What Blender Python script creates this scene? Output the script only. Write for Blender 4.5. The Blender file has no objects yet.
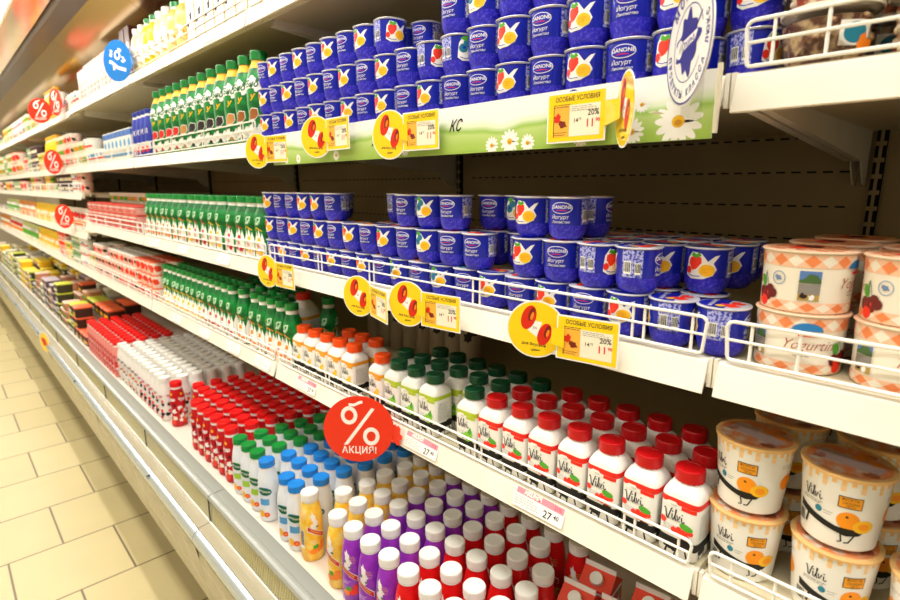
import bpy, bmesh, math, random
from mathutils import Vector, Matrix
from mathutils.geometry import tessellate_polygon
R = random.Random(7)
pi = math.pi
S = bpy.context.scene
COL = S.collection
HGT = 1.5          # camera height above the floor; coordinates below are relative to it

# ------------------------------------------------------------------ materials
def lin(h):
    h = h.lstrip('#'); o = []
    for i in (0, 2, 4):
        c = int(h[i:i+2], 16) / 255
        o.append(c/12.92 if c <= .04045 else ((c+.055)/1.055)**2.4)
    return (*o, 1)
MATS = {}
def mat(name, col, rough=.5, metal=0, spec=.5, coat=0, noise=None, emit=0, trans=0, ior=1.45, alpha=None, bump=None, coords='Object'):
    if name in MATS: return MATS[name]
    m = bpy.data.materials.new(name); m.use_nodes = True
    nt = m.node_tree; b = nt.nodes['Principled BSDF']
    c = lin(col) if isinstance(col, str) else col
    b.inputs['Base Color'].default_value = c
    b.inputs['Roughness'].default_value = rough
    b.inputs['Metallic'].default_value = metal
    b.inputs['Specular IOR Level'].default_value = spec
    b.inputs['Coat Weight'].default_value = coat
    b.inputs['IOR'].default_value = ior
    if trans: b.inputs['Transmission Weight'].default_value = trans
    if emit:
        b.inputs['Emission Color'].default_value = c; b.inputs['Emission Strength'].default_value = emit
    if noise:   # (colour 2, scale, low, high)
        n = nt.nodes.new('ShaderNodeTexNoise'); n.inputs['Scale'].default_value = noise[1]
        n.inputs['Detail'].default_value = 3
        tc = nt.nodes.new('ShaderNodeTexCoord'); nt.links.new(tc.outputs[coords], n.inputs['Vector'])
        r = nt.nodes.new('ShaderNodeValToRGB'); r.color_ramp.elements[0].position = noise[2]; r.color_ramp.elements[1].position = noise[3]
        r.color_ramp.elements[0].color = c; r.color_ramp.elements[1].color = lin(noise[0])
        nt.links.new(n.outputs['Fac'], r.inputs['Fac']); nt.links.new(r.outputs['Color'], b.inputs['Base Color'])
    if bump:
        n = nt.nodes.new('ShaderNodeTexNoise'); n.inputs['Scale'].default_value = bump[0]
        tc = nt.nodes.new('ShaderNodeTexCoord'); nt.links.new(tc.outputs[coords], n.inputs['Vector'])
        bp = nt.nodes.new('ShaderNodeBump'); bp.inputs['Strength'].default_value = bump[1]; bp.inputs['Distance'].default_value = .002
        nt.links.new(n.outputs['Fac'], bp.inputs['Height']); nt.links.new(bp.outputs['Normal'], b.inputs['Normal'])
    MATS[name] = m
    return m

def thin_glass(name, col='#ffffff', tint=.96, rough=.06, refl=1.45):
    if name in MATS: return MATS[name]
    m = bpy.data.materials.new(name); m.use_nodes = True; nt = m.node_tree; nt.nodes.remove(nt.nodes['Principled BSDF'])
    t = nt.nodes.new('ShaderNodeBsdfTransparent'); c = lin(col); t.inputs[0].default_value = (c[0]*tint, c[1]*tint, c[2]*tint, 1)
    g = nt.nodes.new('ShaderNodeBsdfGlossy'); g.inputs['Roughness'].default_value = rough
    lw = nt.nodes.new('ShaderNodeLayerWeight'); lw.inputs['Blend'].default_value = .35
    pw = nt.nodes.new('ShaderNodeMath'); pw.operation = 'POWER'; pw.inputs[1].default_value = 3; nt.links.new(lw.outputs['Facing'], pw.inputs[0])
    f = nt.nodes.new('ShaderNodeMath'); f.operation = 'MULTIPLY_ADD'; f.inputs[1].default_value = .5; f.inputs[2].default_value = .03; nt.links.new(pw.outputs[0], f.inputs[0])
    x = nt.nodes.new('ShaderNodeMixShader'); nt.links.new(f.outputs[0], x.inputs[0]); nt.links.new(t.outputs[0], x.inputs[1]); nt.links.new(g.outputs[0], x.inputs[2])
    nt.links.new(x.outputs[0], nt.nodes['Material Output'].inputs['Surface']); MATS[name] = m; return m
def C(name, col, **k): return mat(name, col, **k)
WHITE = C('white_plastic', '#f2f0ea', rough=.35)
PAPER = C('white_paper', '#f6f4ee', rough=.6)
BLACK = C('black_ink', '#15130f', rough=.6)
GREY = C('grey_ink', '#6d6c6a', rough=.6)
RED = C('red_ink', '#e0161a', rough=.45)
BLUE = C('royal_blue_plastic', '#1222ae', rough=.28, coat=.3)
BLUEB = C('violet_blue_speckle', '#2c25c4', rough=.4, noise=('#5d58e6', 260, .48, .72))
SPECK = C('lavender_speckle', '#2a34b0', rough=.4, noise=('#b4b8ec', 330, .42, .56))
YEL = C('yellow_ink', '#ffc31c', rough=.4)
ORG = C('orange_ink', '#ff8a1e', rough=.45)
GRN = C('leaf_green_ink', '#4fa82a', rough=.5)
DGRN = C('dark_green_ink', '#14663a', rough=.5)
TEAL = C('teal_ink', '#1d7f9a', rough=.5)
STRAW = C('strawberry_red', '#f5341e', rough=.45)
GOLD = C('gold_ink', '#e8b25a', rough=.4)
CREAM = C('cream_ink', '#f3ead2', rough=.5)
DBRN = C('dark_brown_ink', '#2c1812', rough=.5)
FOIL = C('foil_lid', '#dfe0ea', rough=.3, metal=.2)
SHELF = C('shelf_enamel', '#f0ebdd', rough=.38, noise=('#e6dfce', 6, .4, .7))
WIRE = C('white_coated_wire', '#f7f4ec', rough=.35)
WALL = C('case_back_enamel', '#aa9670', rough=.6, noise=('#9d8a64', 3, .35, .7))
DECK = C('shaded_deck_enamel', '#cdc3a4', rough=.5)  # shelf enamel in a darker colour, standing in for shade under the shelves
SLOT = C('slot_dark', '#0b0906', rough=.9)
TRAY = C('tray_enamel', '#f1e6d8', rough=.4)
STEEL = C('brushed_steel', '#c3cfd6', rough=.26, metal=.6)
RAILP = C('grey_rail_plastic', '#999c95', rough=.25)
LEDGE = C('ledge_profile', '#a09880', rough=.22, noise=('#a89f87', 4, .3, .7))
GRILLE = C('beige_grille', '#e2d3a6', rough=.5)
PANEL = C('bumper_panel', '#bdb69c', rough=.3, noise=('#aca489', 14, .35, .7))
KICK = C('kick_plate', '#2b2a20', rough=.6)
BRNF = C('bronze_canopy_frame', '#45351a', rough=.4)

# ------------------------------------------------------------------ mesh builder
class MB:
    def __init__(s): s.v = []; s.f = []; s.mi = []; s.m = []
    def mi_of(s, m):
        if m not in s.m: s.m.append(m)
        return s.m.index(m)
    def add(s, verts, faces, m):
        o = len(s.v); k = s.mi_of(m); s.v += [tuple(x) for x in verts]
        for f in faces: s.f.append([o+i for i in f]); s.mi.append(k)
    def box(s, x0, x1, y0, y1, z0, z1, m):
        v = [(x, y, z) for z in (z0, z1) for y in (y0, y1) for x in (x0, x1)]
        s.add(v, [(0,2,3,1), (4,5,7,6), (0,1,5,4), (2,6,7,3), (0,4,6,2), (1,3,7,5)], m)
    def extrude_y(s, prof, y0, y1, m, closed=True, caps=True):
        n = len(prof); v = [(x, y0, z) for x, z in prof] + [(x, y1, z) for x, z in prof]
        f = [(i, (i+1) % n, n+(i+1) % n, n+i) for i in range(n if closed else n-1)]
        if closed and caps: f += [list(range(n))[::-1], list(range(n, 2*n))]
        s.add(v, f, m)
    def tube(s, pts, r, m, seg=8, closed=False):
        P = [Vector(p) for p in pts]; n = len(P); rings = []
        up = Vector((.31, .17, .93)).normalized(); o = len(s.v); k = s.mi_of(m)
        for i, p in enumerate(P):
            if closed: t = (P[(i+1) % n]-P[i-1]).normalized()
            else: t = (P[min(i+1, n-1)]-P[max(i-1, 0)]).normalized()
            a = t.cross(up)
            a.normalize(); b = t.cross(a)
            for j in range(seg):
                q = 2*pi*j/seg; s.v.append(tuple(p + a*r*math.cos(q) + b*r*math.sin(q)))
        for i in range(n if closed else n-1):
            for j in range(seg):
                A = o+i*seg+j; B = o+i*seg+(j+1) % seg; i2 = (i+1) % n
                s.f.append([A, o+i2*seg+j, o+i2*seg+(j+1) % seg, B]); s.mi.append(k)
        if not closed:
            s.f.append([o+j for j in range(seg)]); s.mi.append(k)
            s.f.append([o+(n-1)*seg+j for j in range(seg)][::-1]); s.mi.append(k)
    def lathe(s, prof, seg=28, sq=None, rib=0):
        # prof rows: (r, z, material of the band above it [, squareness exponent])
        o = len(s.v); n = len(prof)
        for row in prof:
            e = row[3] if len(row) > 3 else 2
            for j in range(seg):
                a = 2*pi*j/seg; rr = row[0]*(1 - (rib if (j % 2 and 0 < row[0]) else 0))
                k = sqr(a, e)
                s.v.append((rr*k*math.sin(a), -rr*k*math.cos(a), row[1]))
        for i in range(n-1):
            if prof[i][2] is None: continue
            k = s.mi_of(prof[i][2])
            for j in range(seg):
                j2 = (j+1) % seg
                s.f.append([o+i*seg+j, o+i*seg+j2, o+(i+1)*seg+j2, o+(i+1)*seg+j]); s.mi.append(k)
        k = s.mi_of(prof[0][2]); s.f.append([o+j for j in range(seg)][::-1]); s.mi.append(k)
        k = s.mi_of(prof[-2][2]); s.f.append([o+(n-1)*seg+j for j in range(seg)]); s.mi.append(k)
    def mesh(s, name, ang=35, smooth=True):
        me = bpy.data.meshes.new(name); me.from_pydata(s.v, [], s.f)
        for m in s.m: me.materials.append(m)
        me.polygons.foreach_set('material_index', s.mi)
        if smooth:
            me.polygons.foreach_set('use_smooth', [True]*len(s.f))
            me.set_sharp_from_angle(angle=math.radians(ang))
        me.update(); return me

def sqr(a, e):
    if e == 2: return 1
    c, d = abs(math.cos(a)), abs(math.sin(a))
    return (c**e + d**e)**(-1/e)

# ------------------------------------------------------------------ flat printed shapes
TXT = {}
def text_tris(s, shear=0, bold=0, sp=1):
    key = (s, shear, bold, sp)
    if key in TXT: return TXT[key]
    c = bpy.data.curves.new('t', 'FONT'); c.body = s; c.size = 1; c.shear = shear; c.offset = bold; c.space_character = sp
    c.resolution_u = 2; c.align_x = 'CENTER'; c.align_y = 'CENTER'
    o = bpy.data.objects.new('t', c)
    me = bpy.data.meshes.new_from_object(o)
    v = [(p.co.x, p.co.y) for p in me.vertices]; f = [list(p.vertices) for p in me.polygons]
    bpy.data.objects.remove(o); bpy.data.curves.remove(c); bpy.data.meshes.remove(me)
    TXT[key] = (v, f); return TXT[key]

class Deco:
    """printed shapes in (u right, v up) metres, wrapped later on a surface"""
    def __init__(s): s.items = []
    def poly(s, pts, m, L=1):
        t = tessellate_polygon([[Vector((x, y, 0)) for x, y in pts]])
        s.items.append((list(pts), [list(q) for q in t], m, L)); return s
    def rect(s, u0, u1, v0, v1, m, L=1):
        s.items.append(([(u0, v0), (u1, v0), (u1, v1), (u0, v1)], [[0, 1, 2, 3]], m, L)); return s
    def ell(s, cx, cy, rx, ry, m, L=1, rot=0, n=20, a0=0, a1=2*pi):
        c, d = math.cos(rot), math.sin(rot); p = []
        for i in range(n):
            a = a0+(a1-a0)*i/n; x, y = rx*math.cos(a), ry*math.sin(a); p.append((cx+x*c-y*d, cy+x*d+y*c))
        s.items.append((p, [list(range(n))], m, L)); return s
    def ring(s, cx, cy, rx, ry, w, m, L=1, n=28, a0=0, a1=2*pi, rot=0):
        p = []; c, d = math.cos(rot), math.sin(rot)
        for i in range(n+1):
            a = a0+(a1-a0)*i/n
            for k in (1, 1-w/min(rx, ry)):
                x, y = rx*k*math.cos(a), ry*k*math.sin(a); p.append((cx+x*c-y*d, cy+x*d+y*c))
        s.items.append((p, [[2*i, 2*i+2, 2*i+3, 2*i+1] for i in range(n)], m, L)); return s
    def stroke(s, pts, w, m, L=1, taper=False):
        p = []; n = len(pts)
        for i, (x, y) in enumerate(pts):
            x0, y0 = pts[max(i-1, 0)]; x1, y1 = pts[min(i+1, n-1)]
            dx, dy = x1-x0, y1-y0; l = math.hypot(dx, dy) or 1
            ww = w*(.35+.65*math.sin(pi*(i+.5)/n)) if taper else w
            p += [(x-dy/l*ww/2, y+dx/l*ww/2), (x+dy/l*ww/2, y-dx/l*ww/2)]
        s.items.append((p, [[2*i, 2*i+1, 2*i+3, 2*i+2] for i in range(n-1)], m, L)); return s
    def text(s, t, size, cx, cy, m, L=2, shear=0, bold=0, rot=0, sx=1, sp=1):
        v, f = text_tris(t, shear, bold, sp); c, d = math.cos(rot), math.sin(rot)
        q = [(cx+size*(x*sx*c-y*d), cy+size*(x*sx*d+y*c)) for x, y in v]
        s.items.append((q, f, m, L)); return s
    def lines(s, u0, u1, v1, n, pitch, m, L=2, th=.0007, seed=1):
        r = random.Random(seed)
        for i in range(n):
            e = u0+(u1-u0)*(.65+.35*r.random()); x = u0
            while x < e:
                w = (u1-u0)*(.06+.13*r.random()); s.rect(x, min(x+w, e), v1-i*pitch-th, v1-i*pitch, m, L); x += w+(u1-u0)*.03
        return s
    def barcode(s, u0, u1, v0, v1, L=2, seed=3, bg=PAPER):
        s.rect(u0, u1, v0, v1, bg, L); r = random.Random(seed); x = u0+.0008; h = (v1-v0)
        while x < u1-.0012:
            w = r.choice((.0004, .0007, .001)); s.rect(x, x+w, v0+h*.18, v1-h*.07, BLACK, L+1); x += w+r.choice((.0005, .0008))
        return s
    def blob(s, cx, cy, r, m, L=1, seed=1, n=16, j=.35, sy=1):
        q = random.Random(seed); p = []
        for i in range(n):
            a = 2*pi*i/n; k = r*(1-j+2*j*q.random()); p.append((cx+k*math.cos(a), cy+k*sy*math.sin(a)))
        return s.poly(p, m, L)
    def wrap(s, mb, fn, du=.006, vcuts=(), eps=.00025):
        for pts, faces, m, L in s.items:
            bm = bmesh.new(); vs = [bm.verts.new((x, y, 0)) for x, y in pts]
            for f in faces:
                try: bm.faces.new([vs[i] for i in f])
                except ValueError: pass
            xs = [p[0] for p in pts]; ys = [p[1] for p in pts]
            if du:
                k = math.ceil(min(xs)/du)
                while k*du < max(xs):
                    if k*du > min(xs)+1e-5:
                        bmesh.ops.bisect_plane(bm, geom=bm.verts[:]+bm.edges[:]+bm.faces[:], plane_co=(k*du, 0, 0), plane_no=(1, 0, 0), dist=1e-7)
                    k += 1
            for vc in vcuts:
                if min(ys) < vc < max(ys):
                    bmesh.ops.bisect_plane(bm, geom=bm.verts[:]+bm.edges[:]+bm.faces[:], plane_co=(0, vc, 0), plane_no=(0, 1, 0), dist=1e-7)
            bm.verts.index_update(); bm.normal_update()
            out = []
            for f in bm.faces:
                ids = [v.index for v in f.verts]
                if f.normal.z < 0: ids.reverse()
                out.append(ids)
            mb.add([fn(v.co.x, v.co.y, eps*L+.0002) for v in bm.verts], out, m)
            bm.free()
        return mb

def wrap_lathe(prof):
    """surface of a lathe profile; u = arc length at the reference radius, front = -Y"""
    rows = sorted([(p[1], p[0], p[3] if len(p) > 3 else 2) for p in prof])
    ref = max(p[0] for p in prof)
    def fn(u, v, off):
        a = u/ref
        lo = rows[0]; hi = rows[-1]
        for i in range(len(rows)-1):
            if rows[i][0] <= v <= rows[i+1][0] and rows[i+1][0] > rows[i][0]: lo, hi = rows[i], rows[i+1]; break
        t = 0 if hi[0] == lo[0] else min(1, max(0, (v-lo[0])/(hi[0]-lo[0])))
        def pt(row):
            k = row[1]*sqr(a, row[2]); return Vector((k*math.sin(a), -k*math.cos(a), 0))
        p = pt(lo)*(1-t)+pt(hi)*t
        l = p.length or 1; p = p*((l+off)/l); return (p.x, p.y, v)
    return fn
def wrap_flat_front(y=0):   # plane facing -Y
    return lambda u, v, off: (u, y-off, v)
def wrap_top(z):
    return lambda u, v, off: (u, v, z+off)

# ------------------------------------------------------------------ objects
def link(o): COL.objects.link(o); return o
def empty(name, loc, rz=0):
    o = bpy.data.objects.new(name, None); o.empty_display_size = .02; link(o)
    o.location = (loc[0], loc[1], loc[2]+HGT); o.rotation_euler = (0, 0, rz); return o
def part(name, me, parent, loc=(0, 0, 0), label=None, rot=None):
    o = bpy.data.objects.new(name, me); link(o); o.parent = parent; o.location = loc
    if rot: o.rotation_euler = rot
    if label: o['label'] = label
    return o
def tag(o, label, cat, group=None):
    o['label'] = label; o['category'] = cat
    if group: o['group'] = group
    return o
def struct(name, me, loc=(0, 0, HGT)):
    o = bpy.data.objects.new(name, me); link(o); o.location = loc; o['kind'] = 'structure'; return o
ORD = 'zero first second third fourth fifth sixth seventh eighth ninth tenth eleventh twelfth thirteenth fourteenth fifteenth sixteenth seventeenth eighteenth nineteenth twentieth'.split()
def ordw(n):
    if n <= 20: return ORD[n]
    t = {2: 'twenty', 3: 'thirty', 4: 'forty', 5: 'fifty'}[n//10]
    if n % 10 == 0: return t[:-1]+'ieth'
    return t+'-'+ORD[n % 10]
class Proto:
    def __init__(s, name, cat, parts): s.name = name; s.cat = cat; s.parts = parts   # parts: (name, mesh, label, [subparts])
    def place(s, x, y, z, rz=-90, yaw=0, sc=1):
        root = empty(s.name, (x, y, z), math.radians(rz+yaw)); root['category'] = s.cat
        if sc != 1: root.scale = (sc,)*3
        for n, me, lb, subs in s.parts:
            p = part(n, me, root, label=lb)
            for n2, me2, lb2 in subs: part(n2, me2, p, label=lb2)
        return root
REG = {}
def reg(o, look, where, group, y):
    o['group'] = group
    REG.setdefault((look, where), []).append((y, o))
def finish_labels():
    for (look, where), L in REG.items():
        L.sort(key=lambda t: t[0])
        for i, (y, o) in enumerate(L):
            lb = look+', '+(ordw(i+1)+' from right, ' if len(L) > 1 else '')+where
            o['label'] = lb
# ------------------------------------------------------------------ product prototypes
def cap_mesh(name, r, h, m, seg=36, rib=.045):
    mb = MB()
    mb.lathe([(r, 0, m), (r, h*.84, m)], seg, rib=rib)
    mb.v[-seg:] = mb.v[-seg:]
    mb.lathe([(r*.985, h*.82, m), (r*.985, h*.9, m), (r*.93, h, m), (r*.70, h, m), (r*.68, h-.0006, m), (.001, h-.0006, m)], seg)
    return mb.mesh(name, 50)
def shifted(me, z):
    me.transform(Matrix.Translation((0, 0, z))); return me

# --- blue yogurt cup
CUPP = [(.0175, 0, BLUEB), (.0215, .0015, BLUEB), (.0262, .007, BLUEB), (.0290, .015, BLUEB), (.0298, .0225, BLUEB), (.0302, .0235, BLUE), (.0308, .060, BLUE), (.0312, .0635, FOIL), (.0320, .0645, FOIL)]
def fruit_face(D_, c, kind):
    d = Deco(); c0 = c; c = 0
    d.poly([(c-.016, .030), (c-.010, .0255), (c+.002, .0262), (c+.0105, .031), (c+.0135, .038), (c+.010, .045), (c+.0155, .055), (c+.011, .0535), (c+.005, .047), (c-.001, .056), (c-.010, .058), (c-.0145, .050), (c-.0155, .040)], PAPER, 1)
    if kind == 'strawberry':
        d.poly([(c-.0125, .050), (c-.013, .044), (c-.009, .036), (c-.005, .038), (c-.0005, .045), (c-.001, .051), (c-.006, .0545)], STRAW, 2)
        d.poly([(c-.011, .0535), (c-.006, .0505), (c-.001, .0535), (c-.003, .0575), (c-.006, .055), (c-.009, .058)], GRN, 3)
        d.ell(c-.013, .036, .003, .0045, STRAW, 2)
    elif kind == 'blueberry':
        d.ell(c-.009, .043, .0055, .0062, TEAL, 2); d.ell(c-.004, .050, .005, .0055, TEAL, 2); d.ell(c-.008, .044, .002, .002, BLUE, 3)
        d.poly([(c-.013, .056), (c-.005, .052), (c-.002, .059), (c-.008, .060)], GRN, 3)
    else:
        d.ell(c-.008, .045, .0065, .007, ORG, 2); d.ell(c-.004, .049, .004, .004, STRAW, 3)
        d.poly([(c-.012, .054), (c-.006, .052), (c-.004, .058)], GRN, 3)
    d.ell(c+.0045, .0365, .0072, .0072, YEL, 3)
    d.lines(c, c+.009, .039, 3, .0022, ORG, 4, .0006, 5)
    d.stroke([(c-.013, .031), (c-.008, .029), (c-.001, .0295)], .0008, BLUE, 3)
    for pts, f, m, L in d.items: D_.items.append(([(c0+x*1.48, .0425+(y-.0430)*1.18) for x, y in pts], f, m, L))
def logo_face(D_, c):
    d = Deco(); c0 = c; c = 0
    d.ell(c, .0495, .0143, .0078, PAPER, 1, n=28); d.ell(c, .0495, .0134, .0069, BLUE, 2, n=28)
    d.text('DANONE', .0066, c, .0505, PAPER, 3, bold=.015, sx=.92)
    d.stroke([(c-.007, .0458), (c-.001, .0465), (c+.007, .0458)], .0011, RED, 3, True)
    d.text('Йогурт', .0068, c-.002, .0368, PAPER, 2, shear=.15, bold=0)
    d.text('Лакомство', .0046, c-.001, .0305, PAPER, 2, shear=.3, bold=0)
    for pts, f, m, L in d.items: D_.items.append(([(c0+x*1.25, .0435+(y-.0440)*1.12) for x, y in pts], f, m, L))
def cup_proto(kind):
    d = Deco(); W = 2*pi*.0325/4
    for k in (0, 2):
        fruit_face(d, -.001 if k == 0 else 2*W-.001, kind)
    d2 = Deco()
    def shift(dc, s):
        q = Deco()
        for pts, f, m, L in dc.items: q.items.append(([(x+s, y) for x, y in pts], f, m, L))
        return q
    a = Deco(); fruit_face(a, 0, kind); b = Deco(); logo_face(b, 0)
    s1 = Deco(); s1.rect(-.0150, .0150, .0245, .0625, SPECK, 1); s1.barcode(-.0125, -.001, .029, .047, 2, seed=4); s1.barcode(.004, .0125, .029, .045, 2, seed=5); s1.lines(-.008, -.005, .06, 1, .002, PAPER)
    # front = fruit for even, logo for odd (rotated when placed)
    tot = Deco()
    for src, s in ((a, 0), (s1, W), (b, 2*W), (s1, -W)): tot.items += shift(src, s).items
    mb = MB(); mb.lathe(CUPP, 32)
    tot.wrap(mb, wrap_lathe(CUPP), .004, (.0235,))
    body = mb.mesh('cup_body_'+kind)
    lid = MB(); n = 40
    p = [(.0321, 0, FOIL, 2.4), (.0325, .0008, FOIL, 2.4), (.0322, .0016, FOIL, 2.4), (.031, .0018, FOIL, 2.3), (.001, .0018, FOIL, 2)]
    lid.lathe(p, n)
    dl = Deco(); dl.poly([(.030*math.cos(t), .030*math.sin(t)) for t in [pi*(.95+i*1.1/14) for i in range(15)]], BLUE, 1)
    c2 = {'strawberry': STRAW, 'blueberry': TEAL, 'peach': ORG}[kind]
    dl.blob(.008, .008, .012, c2, 1, 3); dl.blob(-.010, .014, .008, c2, 1, 5); dl.ell(.015, -.002, .006, .006, YEL, 2)
    dl.text('Лакомство', .009, -.002, -.013, PAPER, 2, shear=.3)
    dl.wrap(lid, wrap_top(.0018), 0)
    lm = shifted(lid.mesh('lid_'+kind), .0645)
    return Proto('yogurt_cup', 'yogurt cup', [('cup_body', body, None, []), ('foil_lid', lm, 'white rimmed foil lid with fruit print', [])])
CUPS = {k: cup_proto(k) for k in ('strawberry', 'blueberry', 'peach')}
CUP_H = .0668

# --- square drinking yogurt bottle
LILAC_TXT = GREY
VIL = [(.0215, 0, WHITE, 4), (.0262, .002, WHITE, 5), (.0275, .006, WHITE, 6), (.0275, .0915, WHITE, 6), (.0266, .0965, WHITE, 5), (.0236, .1035, WHITE, 3.4), (.0190, .1090, WHITE, 2.3), (.0165, .111, WHITE, 2), (.0165, .115, WHITE, 2)]
def vilvi_word(d, cx, cy, s, m, L=3):
    w = s*.09
    P = lambda q: [(cx+s*x, cy+s*y) for x, y in q]
    d.stroke(P([(-.95, .38), (-.86, .50), (-.80, .30), (-.70, -.35), (-.62, -.42), (-.50, .10), (-.38, .55), (-.30, .60)]), w, m, L)
    d.stroke(P([(-.30, .12), (-.28, -.30), (-.20, -.36), (-.12, -.25)]), w, m, L)
    d.ell(cx-s*.28, cy+s*.34, s*.06, s*.06, m, L)
    d.stroke(P([(-.12, -.25), (.02, .35), (.04, .62), (-.02, .60), (-.03, -.1), (.03, -.36), (.12, -.28)]), w, m, L)
    d.stroke(P([(.12, .14), (.22, -.34), (.32, -.05), (.40, .16)]), w, m, L)
    d.stroke(P([(.54, .10), (.56, -.30), (.64, -.36), (.78, -.2)]), w, m, L)
    d.ell(cx+s*.56, cy+s*.32, s*.06, s*.06, m, L)
def vilvi_proto(kind):
    band, berry, capc, leaf = {
        'cherry': (C('cherry_red_band', '#ee2a1e', rough=.4), STRAW, C('red_cap_plastic', '#c40c14', rough=.32), GRN),
        'apple': (C('lime_band', '#b8cf2e', rough=.4), C('lime_fruit', '#8cc63a', rough=.5), C('dark_green_cap_plastic', '#064a2c', rough=.32), GRN),
        'orange': (C('amber_band', '#f2a51e', rough=.4), C('amber_fruit', '#ffa51e', rough=.5), C('orange_cap_plastic', '#f4500f', rough=.32), YEL)}[kind]
    b = MB(); b.lathe(VIL, 48)
    W = 2*pi*.0275/4
    # collar ring under the cap
    lab = MB(); d = Deco()
    for k in range(4):
        o = k*W*1.0
        d.rect(o-W/2, o+W/2, .0738, .0815, band, 1)
        d.rect(o-W/2, o+W/2, .0, .0, band, 1) if False else None
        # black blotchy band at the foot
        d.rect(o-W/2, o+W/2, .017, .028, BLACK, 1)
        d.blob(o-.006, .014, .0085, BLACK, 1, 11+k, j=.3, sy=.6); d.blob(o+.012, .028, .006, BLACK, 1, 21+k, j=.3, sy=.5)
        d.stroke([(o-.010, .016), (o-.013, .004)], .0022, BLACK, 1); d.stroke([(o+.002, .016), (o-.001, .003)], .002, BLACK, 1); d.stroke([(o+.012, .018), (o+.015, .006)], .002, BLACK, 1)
        if k % 2 == 0:
            d.poly([(o-.021, .0735), (o-.017, .0735), (o-.013, .0765), (o-.004, .0765), (o+.0, .0725), (o+.004, .072), (o+.004, .069), (o-.021, .069)], PAPER, 2)
            d.rect(o+.004, o+.021, .0685, .0735, band, 1)
            d.text('ViLVi', .0035, o-.006, .0715, GREY, 3)
            vilvi_word(d, o-.003, .0575, .0155, BLACK)
            d.lines(o-.016, o+.010, .0530, 1, .002, BLACK, 2, .0006, 2); d.lines(o-.014, o+.010, .0510, 1, .002, GREY, 2, .0005, 3)
            if kind == 'cherry':
                for (x, y, r) in ((-.004, .036, .0042), (.003, .038, .0045), (.010, .037, .0046), (.004, .0318, .0042), (.012, .0318, .0042), (.016, .039, .0036), (-.018, .045, .0042), (-.002, .0322, .0036)):
                    d.ell(o+x, .002+y*1.02, r*.92, r*1.0, berry, 2, n=14)
                d.ell(o+.011, .0475, .0078, .0045, leaf, 3, rot=-.2)
            elif kind == 'apple':
                for (x, y, r) in ((-.004, .035, .005), (.004, .039, .005), (.007, .032, .005), (.013, .042, .0045), (.014, .034, .004)):
                    d.blob(o+x, y, r, berry, 2, int(1e4*r)+int(x*1e3), j=.2)
                d.poly([(o+.006, .044), (o+.013, .055), (o+.016, .047), (o+.012, .040)], leaf, 3)
            else:
                d.ell(o+.007, .037, .0075, .0075, berry, 2); d.ell(o+.011, .042, .005, .009, leaf, 3, rot=-.3); d.ell(o+.006, .036, .004, .004, leaf, 3)
            d.lines(o-.017, o+.002, .044, 4, .0022, GREY, 2, .0004, 6)
        else:
            d.lines(o-.016, o+.016, .066, 15, .0023, GREY, 2, .0005, 7)
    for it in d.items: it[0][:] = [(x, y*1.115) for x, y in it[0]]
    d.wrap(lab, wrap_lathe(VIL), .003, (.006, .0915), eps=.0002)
    cap = shifted(cap_mesh('cap_'+kind, .0202, .0178, capc), .113)
    return Proto('square_yogurt_bottle', 'yogurt bottle', [('bottle_body', b.mesh('sqbody_'+kind), None, []), ('label', lab.mesh('sqlabel_'+kind), None, []), ('screw_cap', cap, None, [])])
VILVI = {k: vilvi_proto(k) for k in ('cherry', 'apple', 'orange')}
WCAP = C('white_cap_plastic', '#f3f1ea', rough=.35)

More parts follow.
